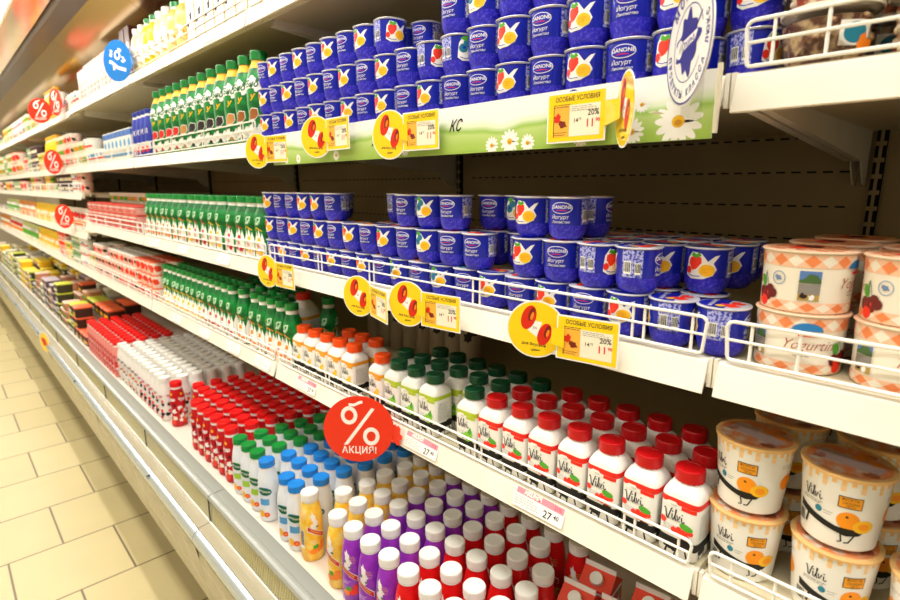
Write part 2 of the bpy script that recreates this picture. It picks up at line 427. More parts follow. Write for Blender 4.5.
# --- tall drinking yogurt bottles of the bottom tray
TALL = lambda m, n: [(.022, 0, m), (.0275, .002, m), (.0300, .008, m), (.0305, .060, m), (.0298, .085, m), (.0305, .105, m), (.0292, .124, m), (.0262, .143, m), (.0225, .160, m), (.0205, .168, n), (.0205, .178, n)]
def tall_proto(name, base, fleck, graphic):
    P = TALL(base, base)
    b = MB(); b.lathe(P, 32)
    lab = MB(); d = Deco()
    W = pi*.0305
    for o in (0, W):
        # white running figure with a tail of drops, a diagonal red ribbon below it
        d.poly([(o-.012, .070), (o-.013, .086), (o-.010, .100), (o-.014, .112), (o-.010, .110), (o-.008, .118), (o-.005, .110), (o-.001, .107), (o+.000, .097), (o+.005, .090), (o+.001, .086), (o+.003, .078), (o-.003, .072)], PAPER, 1)
        d.blob(o-.011, .092, .004, fleck, 2, 9); d.blob(o+.001, .080, .003, GREY, 2, 8)
        q = [(-.019, .083), (.014, .058), (.014, .048), (-.019, .073)]
        d.poly([(o+x*1.08, y+(.0015 if i < 2 else -.0015)) for i, (x, y) in enumerate(q)], PAPER, 3)
        d.poly([(o+x, y) for x, y in q], RED, 4)
        d.stroke([(o-.014, .075), (o+.009, .057)], .0022, GOLD, 5)
        d.lines(o-.002, o+.013, .104, 3, .0035, GOLD, 2, .0011, 4)
        d.text('2,5%', .006, o+.005, .091, GOLD, 2)
        d.blob(o+.006, .022, .010, graphic, 1, 12, j=.25); d.blob(o-.010, .017, .008, ORG, 1, 13, j=.25); d.blob(o-.004, .028, .006, GRN, 2, 14)
        d.blob(o+.012, .034, .006, graphic, 1, 15, j=.3)
        d.lines(o-.016, o+.004, .046, 3, .0032, PAPER, 2, .0009, 5)
    for it in d.items:
        c0 = 0 if abs(sum(p[0] for p in it[0])/len(it[0])) < W/2 else W
        it[0][:] = [(c0+(x-c0)*1.25, min(.150, .013+y*1.12)) for x, y in it[0]]
    for o in (W/2, -W/2):
        if name == 'yellow':
            for k in range(9): d.stroke([(o-.018+k*.0045, .158-(k % 3)*.004), (o-.018+k*.0045, .125-(k % 2)*.006)], .0012, PAPER, 1, True)
        d.barcode(o+.001, o+.013, .040, .095, 2, seed=6); d.lines(o-.014, o-.001, .10, 16, .0035, PAPER, 1, .0007, 8)
    d.wrap(lab, wrap_lathe(P), .005, (.008, .060, .085, .105, .124, .143), eps=.00025)
    neck = MB(); neck.lathe([(.0206, .1665, WHITE), (.0222, .168, WHITE), (.0222, .1705, WHITE), (.0207, .1715, WHITE), (.0207, .175, WHITE)], 28)
    cap = shifted(cap_mesh('tallcap_'+name, .0235, .0185, WCAP, rib=.02), .1735)
    return Proto('drinking_yogurt_bottle', 'yogurt bottle', [('bottle_body', b.mesh('tall_'+name), None, []), ('label', lab.mesh('talllabel_'+name), None, []), ('screw_cap', cap, None, []), ('neck_ring', neck.mesh('neck_'+name), None, [])])
PURP = C('purple_sleeve', '#a63cc8', rough=.3, noise=('#7d1fa4', 25, .4, .7))
YSLV = C('yellow_sleeve', '#fcbe14', rough=.3, noise=('#ffe06a', 40, .4, .65))
RSLV = C('red_sleeve', '#d8101a', rough=.3, noise=('#ef2418', 25, .4, .7))
TALLS = {'purple': tall_proto('purple', PURP, GREY, STRAW), 'yellow': tall_proto('yellow', YSLV, YEL, ORG), 'red': tall_proto('red', RSLV, ORG, YEL)}

def round_bottle(tagname, body, capm, deco=None, h=.19, r=.030, capr=.0235, pname='drinking_yogurt_bottle', neck=WHITE, cat='yogurt bottle', waist=False, prof=None, capcol=None, seg=26, shoulder=None):
    P = prof or [(r*.75, 0, body), (r*.95, .002, body), (r, .008, body), (r, h*.30, body), (r*(.93 if waist else .99), h*.42, body), (r, h*.54, body), (r*.97, h*.64, shoulder or body), (r*.87, h*.75, shoulder or body), (capr*.93, h*.85, neck), (capr*.90, h*.90, neck)]
    b = MB(); b.lathe(P, seg)
    parts = [('bottle_body', b.mesh('body_'+tagname), None, [])]
    if deco:
        lab = MB(); deco.wrap(lab, wrap_lathe(P), .006, tuple(p[1] for p in P[1:-1]), eps=.00025)
        parts.append(('label', lab.mesh('lab_'+tagname), None, []))
    parts.append(('screw_cap', shifted(cap_mesh('cap_'+tagname, capr, h*.10, capm, 28, .03), h*.90), None, []))
    return Proto(pname, cat, parts)

# translucent white bottles with blue / green caps
def fresh_deco(acc):
    d = Deco(); W = pi*.030
    for o in (-W/4+.02, W/2+.03, -W/2-.03):
        d.ell(o, .088, .0165, .0105, DGRN, 2, rot=-.25, n=22); d.ring(o, .088, .0175, .0115, .0012, acc, 1, rot=-.25)
        d.text('актуаль', .0078, o, .0885, PAPER, 3, shear=.2, bold=.02, rot=-.2)
        d.rect(o-.012, o+.010, .048, .066, acc, 1)
        d.ell(o-.010, .022, .008, .011, YEL, 1); d.ell(o+.003, .020, .0065, .007, STRAW, 2); d.ell(o+.003, .020, .0035, .004, ORG, 3)
    for it in d.items:
        xs = [p[0] for p in it[0]]; c0 = min((-W/4+.02, W/2+.03, -W/2-.03), key=lambda q: abs(q-sum(xs)/len(xs)))
        it[0][:] = [(c0+(x-c0)*1.28, .004+y*1.10) for x, y in it[0]]
    for o in (W*.38, -W*.95): d.lines(o-.010, o+.006, .088, 12, .0042, GREY, 1, .0009, 3)
    return d
FRO = C('milky_bottle', '#e9ecf0', rough=.3)
BCAP = C('blue_cap_plastic', '#1d86e0', rough=.25, coat=.3)
GCAP = C('green_cap_plastic', '#0d8c3a', rough=.25, coat=.3)
RCAP = C('bright_red_cap_plastic', '#ee1518', rough=.28)
FRESH = {'blue': round_bottle('fblue', FRO, BCAP, fresh_deco(C('sky_blue_ink', '#5aa3d6')), capr=.0235, pname='milky_yogurt_bottle'), 'green': round_bottle('fgreen', FRO, GCAP, fresh_deco(C('lime_ink', '#a8cf3c')), capr=.0235, pname='milky_yogurt_bottle')}
# red bottles with white lettering
def chudo_deco():
    d = Deco(); W = pi*.030
    for o in (0, W, W/2, -W/2):
        d.text('Чудо', .0165, o, .120, PAPER, 2, shear=.1, bold=.05, sx=.85)
        d.blob(o, .141, .006, YEL, 1, 4, j=.25)
        for i, (x, y, m, r) in enumerate(((-.012, .085, PAPER, .009), (.010, .070, PAPER, .010), (-.006, .050, PAPER, .009), (.012, .040, CREAM, .008), (-.013, .030, PAPER, .007), (.004, .022, STRAW, .009), (-.004, .070, STRAW, .006), (.014, .095, DBRN, .005), (-.012, .062, DBRN, .004), (.0, .034, ORG, .006))):
            d.blob(o+x, y, r, m, 1+i % 3, 30+i, j=.4)
    return d
CHUDO = round_bottle('chudo', C('deep_red_sleeve', '#c2121a', rough=.3), RCAP, chudo_deco(), waist=True, neck=WHITE, pname='milkshake_bottle')
# white bottles with reddish print
def whiteb_deco(seed, cols):
    d = Deco(); W = pi*.030; q = random.Random(seed)
    for o in (0, W, W/2, -W/2):
        d.text('Чудо', .015, o, .112, cols[0], 2, bold=.04, sx=.85)
        for i in range(6): d.blob(o+q.uniform(-.016, .016), .02+i*.014, q.uniform(.005, .009), cols[i % len(cols)], 1+i % 2, seed+i, j=.35)
    return d
WHB = {'berry': round_bottle('whb1', C('white_sleeve', '#f1ece4', rough=.35), WCAP, whiteb_deco(5, (C('rose_ink', '#d2405c'), DBRN, STRAW)), pname='milkshake_bottle'),
       'coffee': round_bottle('whb2', C('white_sleeve', '#f1ece4'), WCAP, whiteb_deco(9, (C('brown_ink', '#7a3a22'), ORG, DBRN)), pname='milkshake_bottle')}
# dark rose bottle with red cap, farther along the tray
ROSE = round_bottle('rose', C('rose_sleeve', '#e88f84', rough=.35), RCAP, whiteb_deco(15, (RED, RED, PAPER)), pname='milkshake_bottle')

# --- green bottles
GBODY = C('green_sleeve', '#0f8f3c', rough=.32, noise=('#06602c', 34, .42, .62))
def green_tall(col):
    d = Deco(); r = .0390; W = pi*r; cm = C('panel_'+col[0], col[1])
    for o in (0, W, W/2, -W/2):
        d.blob(o, .163, .018, PAPER, 1, 3, j=.35, sy=.8); d.blob(o-.018, .150, .015, PAPER, 1, 4, j=.4, sy=.9); d.blob(o+.018, .150, .014, PAPER, 1, 6, j=.4)
        d.text('Био', .024, o, .154, DGRN, 2, shear=.3, bold=.03)
        d.text('У', .022, o, .118, YEL, 2, shear=.35, bold=.03)
        d.poly([(o-.018, .058), (o+.008, .060), (o+.018, .072), (o+.017, .090), (o-.002, .092), (o-.016, .082)], PAPER, 1)
        d.poly([(o-.016, .060), (o+.008, .062), (o+.016, .072), (o+.015, .088), (o-.002, .090), (o-.014, .081)], cm, 2)
        for i in range(4): d.blob(o-.024+i*.016, .024+(i % 2)*.008, .014, PAPER, 1, 40+i, j=.4)
        d.blob(o+.004, .018, .006, cm, 2, 50, j=.2)
    P = [(r*.8, 0, GBODY), (r*.96, .002, GBODY), (r, .008, GBODY), (r, .05, GBODY), (r*.95, .075, GBODY), (r, .10, GBODY), (r, .155, GBODY), (r*.90, .175, GBODY), (r*.72, .198, YEL), (.0215, .212, YEL), (.0200, .220, WHITE), (.0200, .232, WHITE)]
    return round_bottle('gtall_'+col[0], GBODY, GCAP2, d, h=.245, r=r, capr=.0240, prof=P, pname='tall_yogurt_bottle')
GCAP2 = C('forest_green_cap', '#0c7a30', rough=.3)
def green_tall_cap(p):
    return p
GT = {k: green_tall((k, c)) for k, c in (('brown', '#9c5a22'), ('red', '#d5201c'), ('black', '#30242a'), ('orange', '#c98a4a'))}
def green_small(kind, fr, r=.0285):
    d = Deco(); W = pi*r
    for o in (0, W, W/2, -W/2):
        d.poly([(o-.022, 0.004), (o+.0215, .004), (o+.0215, .060), (o+.014, .082), (o+.010, .064), (o+.002, .092), (o-.005, .068), (o-.012, .086), (o-.022, .060)], PAPER, 1); d.blob(o+.002, .060, .007, fr, 2, 17, j=.3)
        d.blob(o-.008, .028, .009, fr, 2, 7, j=.3); d.blob(o+.010, .022, .008, fr, 2, 8, j=.3); d.blob(o, .042, .006, C('pink_ink', '#f0a0a8'), 2, 10, j=.3)
        d.text('Я', .030, o+.002, .114, C('pale_mint_ink', '#bfe6c4'), 2, shear=.2, bold=.03)
        d.stroke([(o-.015, .088), (o-.004, .097), (o+.016, .086)], .004, fr if kind != 'plain' else YEL, 3, True)
    P = [(r*.8, 0, WHITE), (r*.96, .002, GBODY), (r, .008, GBODY), (r, .05, GBODY), (r*.88, .078, GBODY), (r*.90, .092, GBODY), (r, .108, GBODY), (r*.98, .122, GBODY), (r*.84, .138, GBODY), (r*.68, .150, GBODY), (r*.62, .156, WHITE), (r*.62, .168, WHITE)]
    return round_bottle('gsmall_%s_%d' % (kind, r*1e4), GBODY, GCAP, d, h=.186, r=r, capr=r*.70, prof=P, pname='small_yogurt_bottle')
GS = {'plain': green_small('plain', YEL), 'berry': green_small('berry', C('berry_red_ink', '#c8202a')), 'peach': green_small('peach', ORG)}
GM = {'plain': green_small('plain', YEL, .034), 'berry': green_small('berry', C('berry_red_ink', '#c8202a'), .034), 'peach': green_small('peach', ORG, .034)}
# blue bottles beyond the green ones
BLB = round_bottle('blueb', C('cobalt_sleeve', '#2a3aa8'), C('cobalt_cap', '#1b2c8e'), Deco().rect(-.02, .02, .03, .06, PAPER).ell(0, .03, .012, .012, STRAW, 2).text('М', .03, 0, .10, PAPER, 2), h=.19, r=.03)

# --- tubs
CLEAR = thin_glass('clear_lid_plastic')
TUBW = C('tub_white', '#f0ede4', rough=.35)
APRI = C('apricot_ink', '#ff9a14', rough=.4)
PALEO = C('pale_apricot_check', '#f6c680', rough=.45)
APL = C('apricot_print_lid', '#f08c50', rough=.3, noise=('#e6dccb', 60, .48, .66))
def apricot_tub():
    P = [(.036, 0, TUBW), (.038, .002, TUBW), (.0455, .0905, TUBW), (.0455, .0925, TUBW)]
    b = MB(); b.lathe(P, 56)
    lab = MB(); d = Deco(); W = pi*.0455
    for k in range(30):
        u = -W+k*2*W/30
        d.rect(u, u+W/30, .0845, .0905, PALEO, 1)
        if k % 2: d.rect(u, u+W/30, .077, .0845, C('pale_apricot_check2', '#f8cf96'), 1)
    for o in (0.0, W):
        vilvi_word(d, o-.028, .0615, .014, BLACK); d.lines(o-.044, o-.016, .053, 2, .0025, BLACK, 2, .0007, 2)
        d.ell(o-.021, .044, .0042, .0042, TEAL, 1); d.lines(o-.015, o-.003, .045, 2, .003, GREY, 1, .0006, 5)
        d.rect(o-.001, o+.0235, .056, .071, BLACK, 1); d.rect(o+.0, o+.0225, .057, .070, C('amber_badge', '#f6a21c'), 2)
        d.text('ФРУКТЫ', .0042, o+.011, .0675, DBRN, 3); d.text('СЕЗОНА', .0042, o+.012, .0628, DBRN, 3); d.text('ЛЕТО', .0036, o+.012, .0588, DBRN, 3)
        d.ell(o+.012, .040, .0125, .0115, APRI, 1, n=26); d.blob(o+.010, .045, .0015, DBRN, 2, 2)
        d.ell(o+.029, .035, .0115, .0085, YEL, 2, n=26, rot=.1); d.ell(o+.0295, .035, .0062, .0045, APRI, 3, n=20)
        # black running figure under the fruit
        d.poly([(o-.050, .034), (o-.020, .027), (o+.012, .020), (o+.026, .0225), (o+.040, .036), (o+.0395, .039), (o+.020, .030), (o+.0, .030), (o-.030, .038), (o-.050, .044)], BLACK, 2)
        d.stroke([(o+.006, .023), (o+.008, .012), (o+.004, .011)], .0018, BLACK, 2); d.stroke([(o+.022, .024), (o+.016, .012), (o+.011, .011)], .0018, BLACK, 2)
        d.stroke([(o-.034, .034), (o-.038, .018)], .003, BLACK, 2)
        d.ell(o+W*.48, .046, .012, .011, APRI, 1); d.barcode(o+W*.62, o+W*.62+.014, .012, .032, 1, seed=9, bg=TUBW)
        d.lines(o+W*.38, o+W*.60, .071, 2, .003, GREY, 1, .0006, 5)
    d.wrap(lab, wrap_lathe(P), .004, (), eps=.0002)
    rim = MB(); rim.lathe([(.0455, .0900, PALEO), (.0475, .0905, PALEO), (.0480, .0935, PALEO), (.0470, .0950, PALEO), (.001, .0945, PALEO)], 56)
    foil = Deco(); q = random.Random(5)
    foil.ell(0, 0, .044, .044, APL, 1, n=40)
    foil.poly([(-.035, -.005), (.03, -.02), (.036, .004), (-.03, .022)], C('mauve_print', '#c9b2b4'), 2)
    for i in range(6): foil.blob(q.uniform(-.03, .03), q.uniform(-.03, .03), .007, C('rust_print', '#a8502a') if i % 2 else APRI, 2, i)
    foil.wrap(rim, wrap_top(.0945), 0)
    lid = MB(); lid.lathe([(.0478, .0955, CLEAR), (.0490, .0958, CLEAR), (.0490, .0990, CLEAR), (.0455, .0998, CLEAR), (.044, .0975, CLEAR), (.001, .0972, CLEAR)], 48)
    return Proto('dessert_tub', 'yogurt tub', [('tub_body', b.mesh('tubbody'), None, []), ('label', lab.mesh('tublabel'), None, []), ('foil_seal', rim.mesh('tubfoil'), 'printed orange foil seal', []), ('clear_lid', lid.mesh('tublid'), 'transparent overcap', [])])
ATUB = apricot_tub()
ORCH = C('orange_check', '#f08a52', rough=.5); ORC2 = C('light_orange_check', '#f8c8a6', rough=.5)
CREAMT = C('cream_tub', '#f5eddc', rough=.4)
def diamonds(d, v0, v1, W, n, L=1):
    h = v1-v0; s = 2*W/n
    d.rect(-W, W, v0, v1, ORC2, L)
    for k in range(n):
        u = -W+k*s; d.poly([(u, v0+h*.5), (u+s/2, v0+h*.04), (u+s, v0+h*.5), (u+s/2, v0+h*.96)], ORCH if k % 2 else CREAMT, L+1)
def check_tub(kind):
    P = [(.040, 0, CREAMT), (.0425, .0015, CREAMT), (.0440, .060, CREAMT), (.0440, .0655, CREAMT)]
    b = MB(); b.lathe(P, 56); lab = MB(); d = Deco(); W = pi*.0440
    diamonds(d, .050, .0645, W, 18); diamonds(d, .002, .013, W, 18)
    cherry = C('cherry_dark', '#6b1a14'); 
    for o in (0, W):
        d.text('Yogurtin', .0165, o+.0, .034, C('rust_script', '#b04a2c'), 2, shear=.45, bold=-.01, sx=.9)
        d.ell(o-.002, .050, .015, .009, C('badge_blue', '#2a7fc4'), 4, a0=0, a1=pi*1.05, n=20); d.stroke([(o-.010, .0455), (o+.010, .0455)], .003, RED, 5)
        d.lines(o-.013, o+.012, .025, 2, .003, GREY, 2, .0007, 3)
        d.ell(o+.030, .018, .006, .007, cherry, 3); d.ell(o+.036, .015, .006, .0065, STRAW, 3); d.ell(o+.031, .031, .004, .007, GRN, 3, rot=.3); d.stroke([(o+.031, .024), (o+.034, .040)], .0008, DGRN, 2)
        # back face: landscape picture, round seal, cherries on a stalk
        p = o+W*.5
        d.rect(p+.004, p+.026, .015, .048, CREAMT, 2)
        d.rect(p+.005, p+.025, .034, .047, C('sky_print', '#5a7fc0'), 3); d.poly([(p+.005, .034), (p+.025, .034), (p+.025, .037), (p+.021, .043), (p+.014, .044), (p+.009, .038), (p+.005, .037)], C('hill_print', '#4a6a3a'), 4)
        d.rect(p+.005, p+.025, .015, .0335, C('meadow_print', '#b89a50'), 3); d.rect(p+.005, p+.025, .022, .0335, C('barn_print', '#8f8a84'), 4); d.blob(p+.010, .020, .003, DBRN, 5, 2); d.blob(p+.018, .019, .003, PAPER, 5, 3)
        d.ring(p-.016, .037, .0075, .0075, .0009, C('seal_blue', '#7d9cc0'), 2); d.blob(p-.016, .037, .0035, C('seal_blue2', '#7088b4'), 3, 4)
        d.stroke([(p-.034, .042), (p-.031, .034), (p-.029, .026)], .0008, DGRN, 3); d.stroke([(p-.034, .042), (p-.034, .028)], .0008, DGRN, 3)
        for x, y in ((-.031, .020), (-.026, .023), (-.022, .019), (-.029, .015)): d.ell(p+x, y, .0055, .0055, cherry, 3)
        d.ell(p-.034, .009, .006, .006, STRAW, 4)
    d.wrap(lab, wrap_lathe(P), .004, (.060,), eps=.0002)
    lid = MB(); lid.lathe([(.0440, .0650, CREAMT), (.0465, .0656, CREAMT), (.0470, .0668, ORC2), (.0455, .0680, ORC2), (.001, .0680, ORC2)], 56)
    f = Deco(); q = random.Random(3)
    for i in range(-4, 5):
        for j in range(-4, 5):
            if (i+j) % 2 and (i*i+j*j) < 15: f.rect(i*.010-.005, i*.010+.005, j*.010-.005, j*.010+.005, ORCH, 1)
    f.blob(.006, .0, .013, cherry, 2, 5); f.blob(-.012, .01, .009, STRAW, 2, 6)
    f.wrap(lid, wrap_top(.0680), 0)
    return Proto('yogurt_tub', 'yogurt tub', [('tub_body', b.mesh('cbody'+kind), None, []), ('label', lab.mesh('clabel'+kind), None, []), ('foil_lid', lid.mesh('clid'+kind), None, [])])
CTUB = check_tub('a')
# clear pots with nuts / dried fruit
NUT = C('nut_brown', '#6b3a20', rough=.6, noise=('#d8b98a', 90, .42, .6))
def nut_pot(col):
    inner = MB(); inner.lathe([(.034, .002, col), (.040, .05, col), (.001, .053, col)], 24)
    q = random.Random(4)
    for i in range(46):
        a = q.uniform(0, 2*pi); z = q.uniform(.006, .05); r = .034+.006*z/.05
        x, y = r*math.sin(a), -r*math.cos(a); s = q.uniform(.0035, .006); n0 = len(inner.v)
        inner.lathe([(s*.4, z-s*.9, col), (s*.95, z-s*.3, col), (s*.9, z+s*.4, col), (s*.3, z+s*.9, col)], 8)
        for k in range(n0, len(inner.v)): v = inner.v[k]; inner.v[k] = (v[0]+x, v[1]+y, v[2])
    pot = MB(); pot.lathe([(.038, 0, CLEAR), (.0395, .001, CLEAR), (.0465, .058, CLEAR), (.0465, .0585, CLEAR), (.0445, .0585, CLEAR), (.037, .002, CLEAR)], 32)
    lid = MB(); lid.lathe([(.0465, .0585, CREAMT), (.0480, .0590, CREAMT), (.0480, .0620, CREAMT), (.046, .063, CREAMT), (.001, .0625, CREAMT)], 32)
    lab = MB(); Deco().rect(-.016, .016, .018, .042, PAPER, 2).ell(0, .030, .012, .010, TEAL, 3).blob(.012, .02, .008, ORG, 4, 2).wrap(lab, wrap_lathe([(.040, 0, PAPER), (.0478, .058, PAPER)]), .006)
    return Proto('nut_pot', 'food pot', [('contents', inner.mesh('nuts'), None, []), ('pot_body', pot.mesh('pot'), None, []), ('pot_lid', lid.mesh('potlid'), None, []), ('label', lab.mesh('potlabel'), None, [])])
NPOT = nut_pot(NUT); NPOT2 = nut_pot(C('dried_fruit_mix', '#b04a1c', rough=.6, noise=('#efe0c0', 60, .45, .6)))

# --- generic small tubs, cartons, pouches, packs for the far modules
def small_tub(tagn, body, lidc, deco=None, r=.036, h=.06, name='dairy_tub'):
    P = [(r*.80, 0, body), (r*.84, .002, body), (r*.97, h*.94, body), (r*.97, h*.95, body)]
    b = MB(); b.lathe(P, 24)
    if deco: deco.wrap(b, wrap_lathe(P), .008)
    l = MB(); l.lathe([(r*.96, h*.93, lidc), (r, h*.94, lidc), (r, h*.99, lidc), (r*.9, h, lidc), (.001, h, lidc)], 24)
    return Proto(name, 'tub', [('tub_body', b.mesh('stub_'+tagn), None, []), ('tub_lid', l.mesh('stublid_'+tagn), None, [])])
def carton(tagn, body, deco, w=.07, dp=.07, h=.2, gable=True, capm=None, name='milk_carton', cat='carton', topm=None):
    b = MB(); e = .0015
    hb = h*.80 if gable else h
    b.extrude_y([(-w/2+e, 0), (w/2-e, 0), (w/2, e), (w/2, hb-e), (w/2-e, hb), (-w/2+e, hb), (-w/2, hb-e), (-w/2, e)], -dp/2, dp/2, body)
    if gable:
        hx = w/2; b.add([(-hx, -dp/2, hb), (hx, -dp/2, hb), (hx, dp/2, hb), (-hx, dp/2, hb), (-hx*.97, -.0015, h*.95), (hx*.97, -.0015, h*.95), (hx*.97, .0015, h*.95), (-hx*.97, .0015, h*.95)], [(0, 1, 5, 4), (2, 3, 7, 6), (1, 2, 6, 5), (3, 0, 4, 7)], topm or body)
        b.box(-hx*.97, hx*.97, -.0015, .0015, h*.93, h*1.01, PAPER)
    deco.wrap(b, wrap_flat_front(-dp/2), 0)
    d2 = Deco(); d2.items = list(deco.items)
    d2.wrap(b, lambda u, v, off: (w/2+off, u*dp/w, v), 0)
    parts = [('carton_body', b.mesh('carton_'+tagn, smooth=False), None, [])]
    if capm:
        c = cap_mesh('ccap_'+tagn, .014, .012, capm, 20)
        c.transform(Matrix.Rotation(math.radians(35 if gable else 0), 4, 'X') @ Matrix.Identity(4)); c.transform(Matrix.Translation((0, -dp*.26 if gable else -dp*.2, h*.875 if gable else h)))
        parts.append(('screw_cap', c, None, []))
    return Proto(name, cat, parts)
def pouch(tagn, body, deco, w=.10, h=.15, t=.035, name='foil_pouch', cat='pouch'):
    b = MB(); nx, nz = 8, 10; V = []; 
    for s in (-1, 1):
        for j in range(nz+1):
            for i in range(nx+1):
                x = -1+2*i/nx; z = j/nz
                th = t/2*max(0, 1-abs(x)**3)*math.sin(pi*min(1, z*1.08+.0))**.5 if z < .92 else 0
                th = max(th, .0006)
                if z < .5: th = max(th, t/2*(1-z*1.2)*(1-abs(x)**4)+.0006)
                V.append((x*w/2*(1-.06*math.sin(pi*z)), s*th, z*h))
    F = []; K = (nx+1)*(nz+1)
    for j in range(nz):
        for i in range(nx):
            a = j*(nx+1)+i; F.append((a, a+1, a+nx+2, a+nx+1)); F.append((K+a, K+a+nx+1, K+a+nx+2, K+a+1))
    for j in range(nz):
        a = j*(nx+1); F.append((a, a+nx+1, K+a+nx+1, K+a)); a += nx; F.append((a, K+a, K+a+nx+1, a+nx+1))
    F.append([i for i in range(nx, -1, -1)]+[K+i for i in range(nx+1)])
    b.add(V, F, body)
    deco.wrap(b, wrap_flat_front(-t/2-.001), 0)
    return Proto(name, cat, [('pouch_body', b.mesh('pouch_'+tagn), None, [])])
def flat_pack(tagn, body, deco, w=.12, dp=.10, h=.05, name='food_pack', cat='food pack', lidc=None):
    b = MB(); r = .008
    prof = [(w*.46, 0, body, 6), (w*.48, .003, body, 7), (w*.5, h*.85, body, 8), (w*.5, h*.86, body, 8)]
    b.lathe(prof, 40)
    for k in range(len(b.v)): b.v[k] = (b.v[k][0], b.v[k][1]*dp/w, b.v[k][2])
    deco.wrap(b, lambda u, v, off: (u, -dp*.5-.0006-off, v), 0)
    l = MB(); lc = lidc or body
    l.lathe([(w*.515, h*.85, lc, 8), (w*.52, h*.9, lc, 8), (w*.515, h*.97, lc, 8), (w*.48, h, lc, 7), (.001, h, lc, 6)], 40)
    for k in range(len(l.v)): l.v[k] = (l.v[k][0], l.v[k][1]*dp/w, l.v[k][2])
    return Proto(name, cat, [('pack_tray', b.mesh('pk_'+tagn), None, []), ('pack_lid', l.mesh('pkl_'+tagn), None, [])])
# ------------------------------------------------------------------ refrigerated case, one unit per bay
BAY = 1.24; Y0 = .235; BACK = 1.45
def bay_y(k): return Y0+BAY*k
MIRR = mat('canopy_mirror', '#cdb48a', rough=.16, metal=1)
GLASS = thin_glass('clear_riser_glass', '#fdfff8', .97, .03)
TUBEM = mat('lamp_tube', '#fff6e2', emit=4)
def case_parts():
    L = BAY; g = .0015; P = {}
    m = MB(); m.box(0, .02, g, L-g, -.975, .80, WALL)
    P['back_panel'] = m.mesh('back_panel', smooth=False)      # local x=0 at the wall face
    m = MB()
    z = .108-.0755*13
    while z < .75:
        y = .055
        while y < L-.045:
            m.box(-.0006, .001, y, y+.0185, z-.0019, z+.0019, SLOT); y += .0310
        z += .0755
    P['slots'] = m.mesh('slots', smooth=False)
    m = MB()
    for y in (-.003, .009):
        m.box(-.014, 0, y, y+.006, -.95, .78, SLOT)
    m.box(-.0145, 0, .003, .009, -.95, .78, WALL)
    for i in range(52): m.box(-.0150, -.0135, -.003, .003, -.94+i*.033, -.931+i*.033, WALL); m.box(-.0150, -.0135, .009, .015, -.94+i*.033, -.931+i*.033, WALL)
    P['upright'] = m.mesh('upright', smooth=False)
    # below: x measured from the scene origin
    m = MB(); m.extrude_y([(.505, -.975), (BACK, -.975), (BACK, -.985), (.505, -.985)], g, L-g, TRAY); P['tray'] = m.mesh('tray', smooth=False)
    m = MB()
    arc = [(.452, -.862), (.450, -.855), (.453, -.8485), (.460, -.845), (.4685, -.8445), (.4700, -.8465), (.4720, -.8445), (.495, -.8435), (.5005, -.8455), (.5030, -.851), (.5045, -.985), (.488, -.985), (.485, -.862)]
    m.extrude_y(arc, g, L-g, RAILP); P['top_rail'] = m.mesh('top_rail', 30)
    m = MB(); m.extrude_y([(.470, -.8615), (.474, -.8615), (.4615, -.9265), (.4575, -.9265)], g, L-g, GRILLE)
    y = .01
    while y < L-.01: m.extrude_y([(.4665, -.8615), (.471, -.8615), (.4585, -.9265), (.454, -.9265)], y, y+.0040, GRILLE); y += .0115
    P['return_grille'] = m.mesh('return_grille', smooth=False)
    m = MB(); m.box(.4500, .4525, g, L/2-.001, -.928, -.856, GLASS); P['riser_glass'] = m.mesh('riser_glass', smooth=False)
    m = MB(); m.box(.4495, .453, L/2-.0012, L/2+.0012, -.93, -.856, SLOT); m.box(.4495, .453, -.0012, .0012, -.93, -.856, SLOT); P['glass_joint'] = m.mesh('glass_joint', smooth=False)
    m = MB(); m.extrude_y([(.4175, -.9315), (.4505, -.9270), (.4540, -.9245), (.4545, -.9285), (.480, -.9285), (.480, -.934), (.4175, -.9375)], g, L-g, LEDGE)
    m.box(.4480, .4515, g, L-g, -.9275, -.9235, WHITE); P['ledge'] = m.mesh('ledge', smooth=False)
    m = MB(); pr = []
    for i in range(13):
        a = math.radians(-65+(-150)*i/12+0)
        pr.append((.4220+.0230*math.cos(math.radians(75+i*15)), -.9620+.0255*math.sin(math.radians(75+i*15))))
    pr += [(.435, -.99), (.435, -.938)]
    m.extrude_y(pr, g, L-g, STEEL); P['bumper'] = m.mesh('bumper', 30)
    m = MB(); m.box(.396, .404, .42, .434, -.950, -.944, STEEL); m.box(.398, .42, .424, .430, -.947, -.941, BLACK); P['bumper_clip'] = m.mesh('clip', smooth=False)
    m = MB(); m.extrude_y([(.4045, -.985), (.410, -.984), (.4115, -1.03), (.4095, -1.034), (.4135, -1.038), (.421, -1.10), (.4195, -1.104), (.4235, -1.108), (.441, -1.205), (.47, -1.215), (.47, -.985)], g, L-g, PANEL); P['front_panel'] = m.mesh('front_panel', smooth=False)
    m = MB(); m.extrude_y([(.47, -1.213), (1.47, -1.213), (1.47, -1.5), (.57, -1.5), (.57, -1.23), (.47, -1.23)], g, L-g, KICK); P['base'] = m.mesh('case_base', smooth=False)
    # canopy overhead: mirrored soffit, bronze trim bar, front lamp
    m = MB(); m.box(.30, BACK+.02, g, L-g, .815, .85, BRNF); m.box(.285, .30, g, L-g, .79, .87, BRNF); P['canopy'] = m.mesh('canopy', smooth=False)
    m = MB(); m.extrude_y([(.630, .810), (1.16, .500), (1.165, .505), (.640, .8145)], g, L-g, MIRR); m.box(.40, .52, g, L-g, .809, .8145, MIRR); P['soffit_mirror'] = m.mesh('soffit_mirror', smooth=False)
    m = MB(); m.extrude_y([(.535, .785), (.620, .785), (.628, .795), (.628, .815), (.525, .815), (.527, .795)], 0, L, BRNF); P['trim_bar'] = m.mesh('trim_bar', smooth=False)
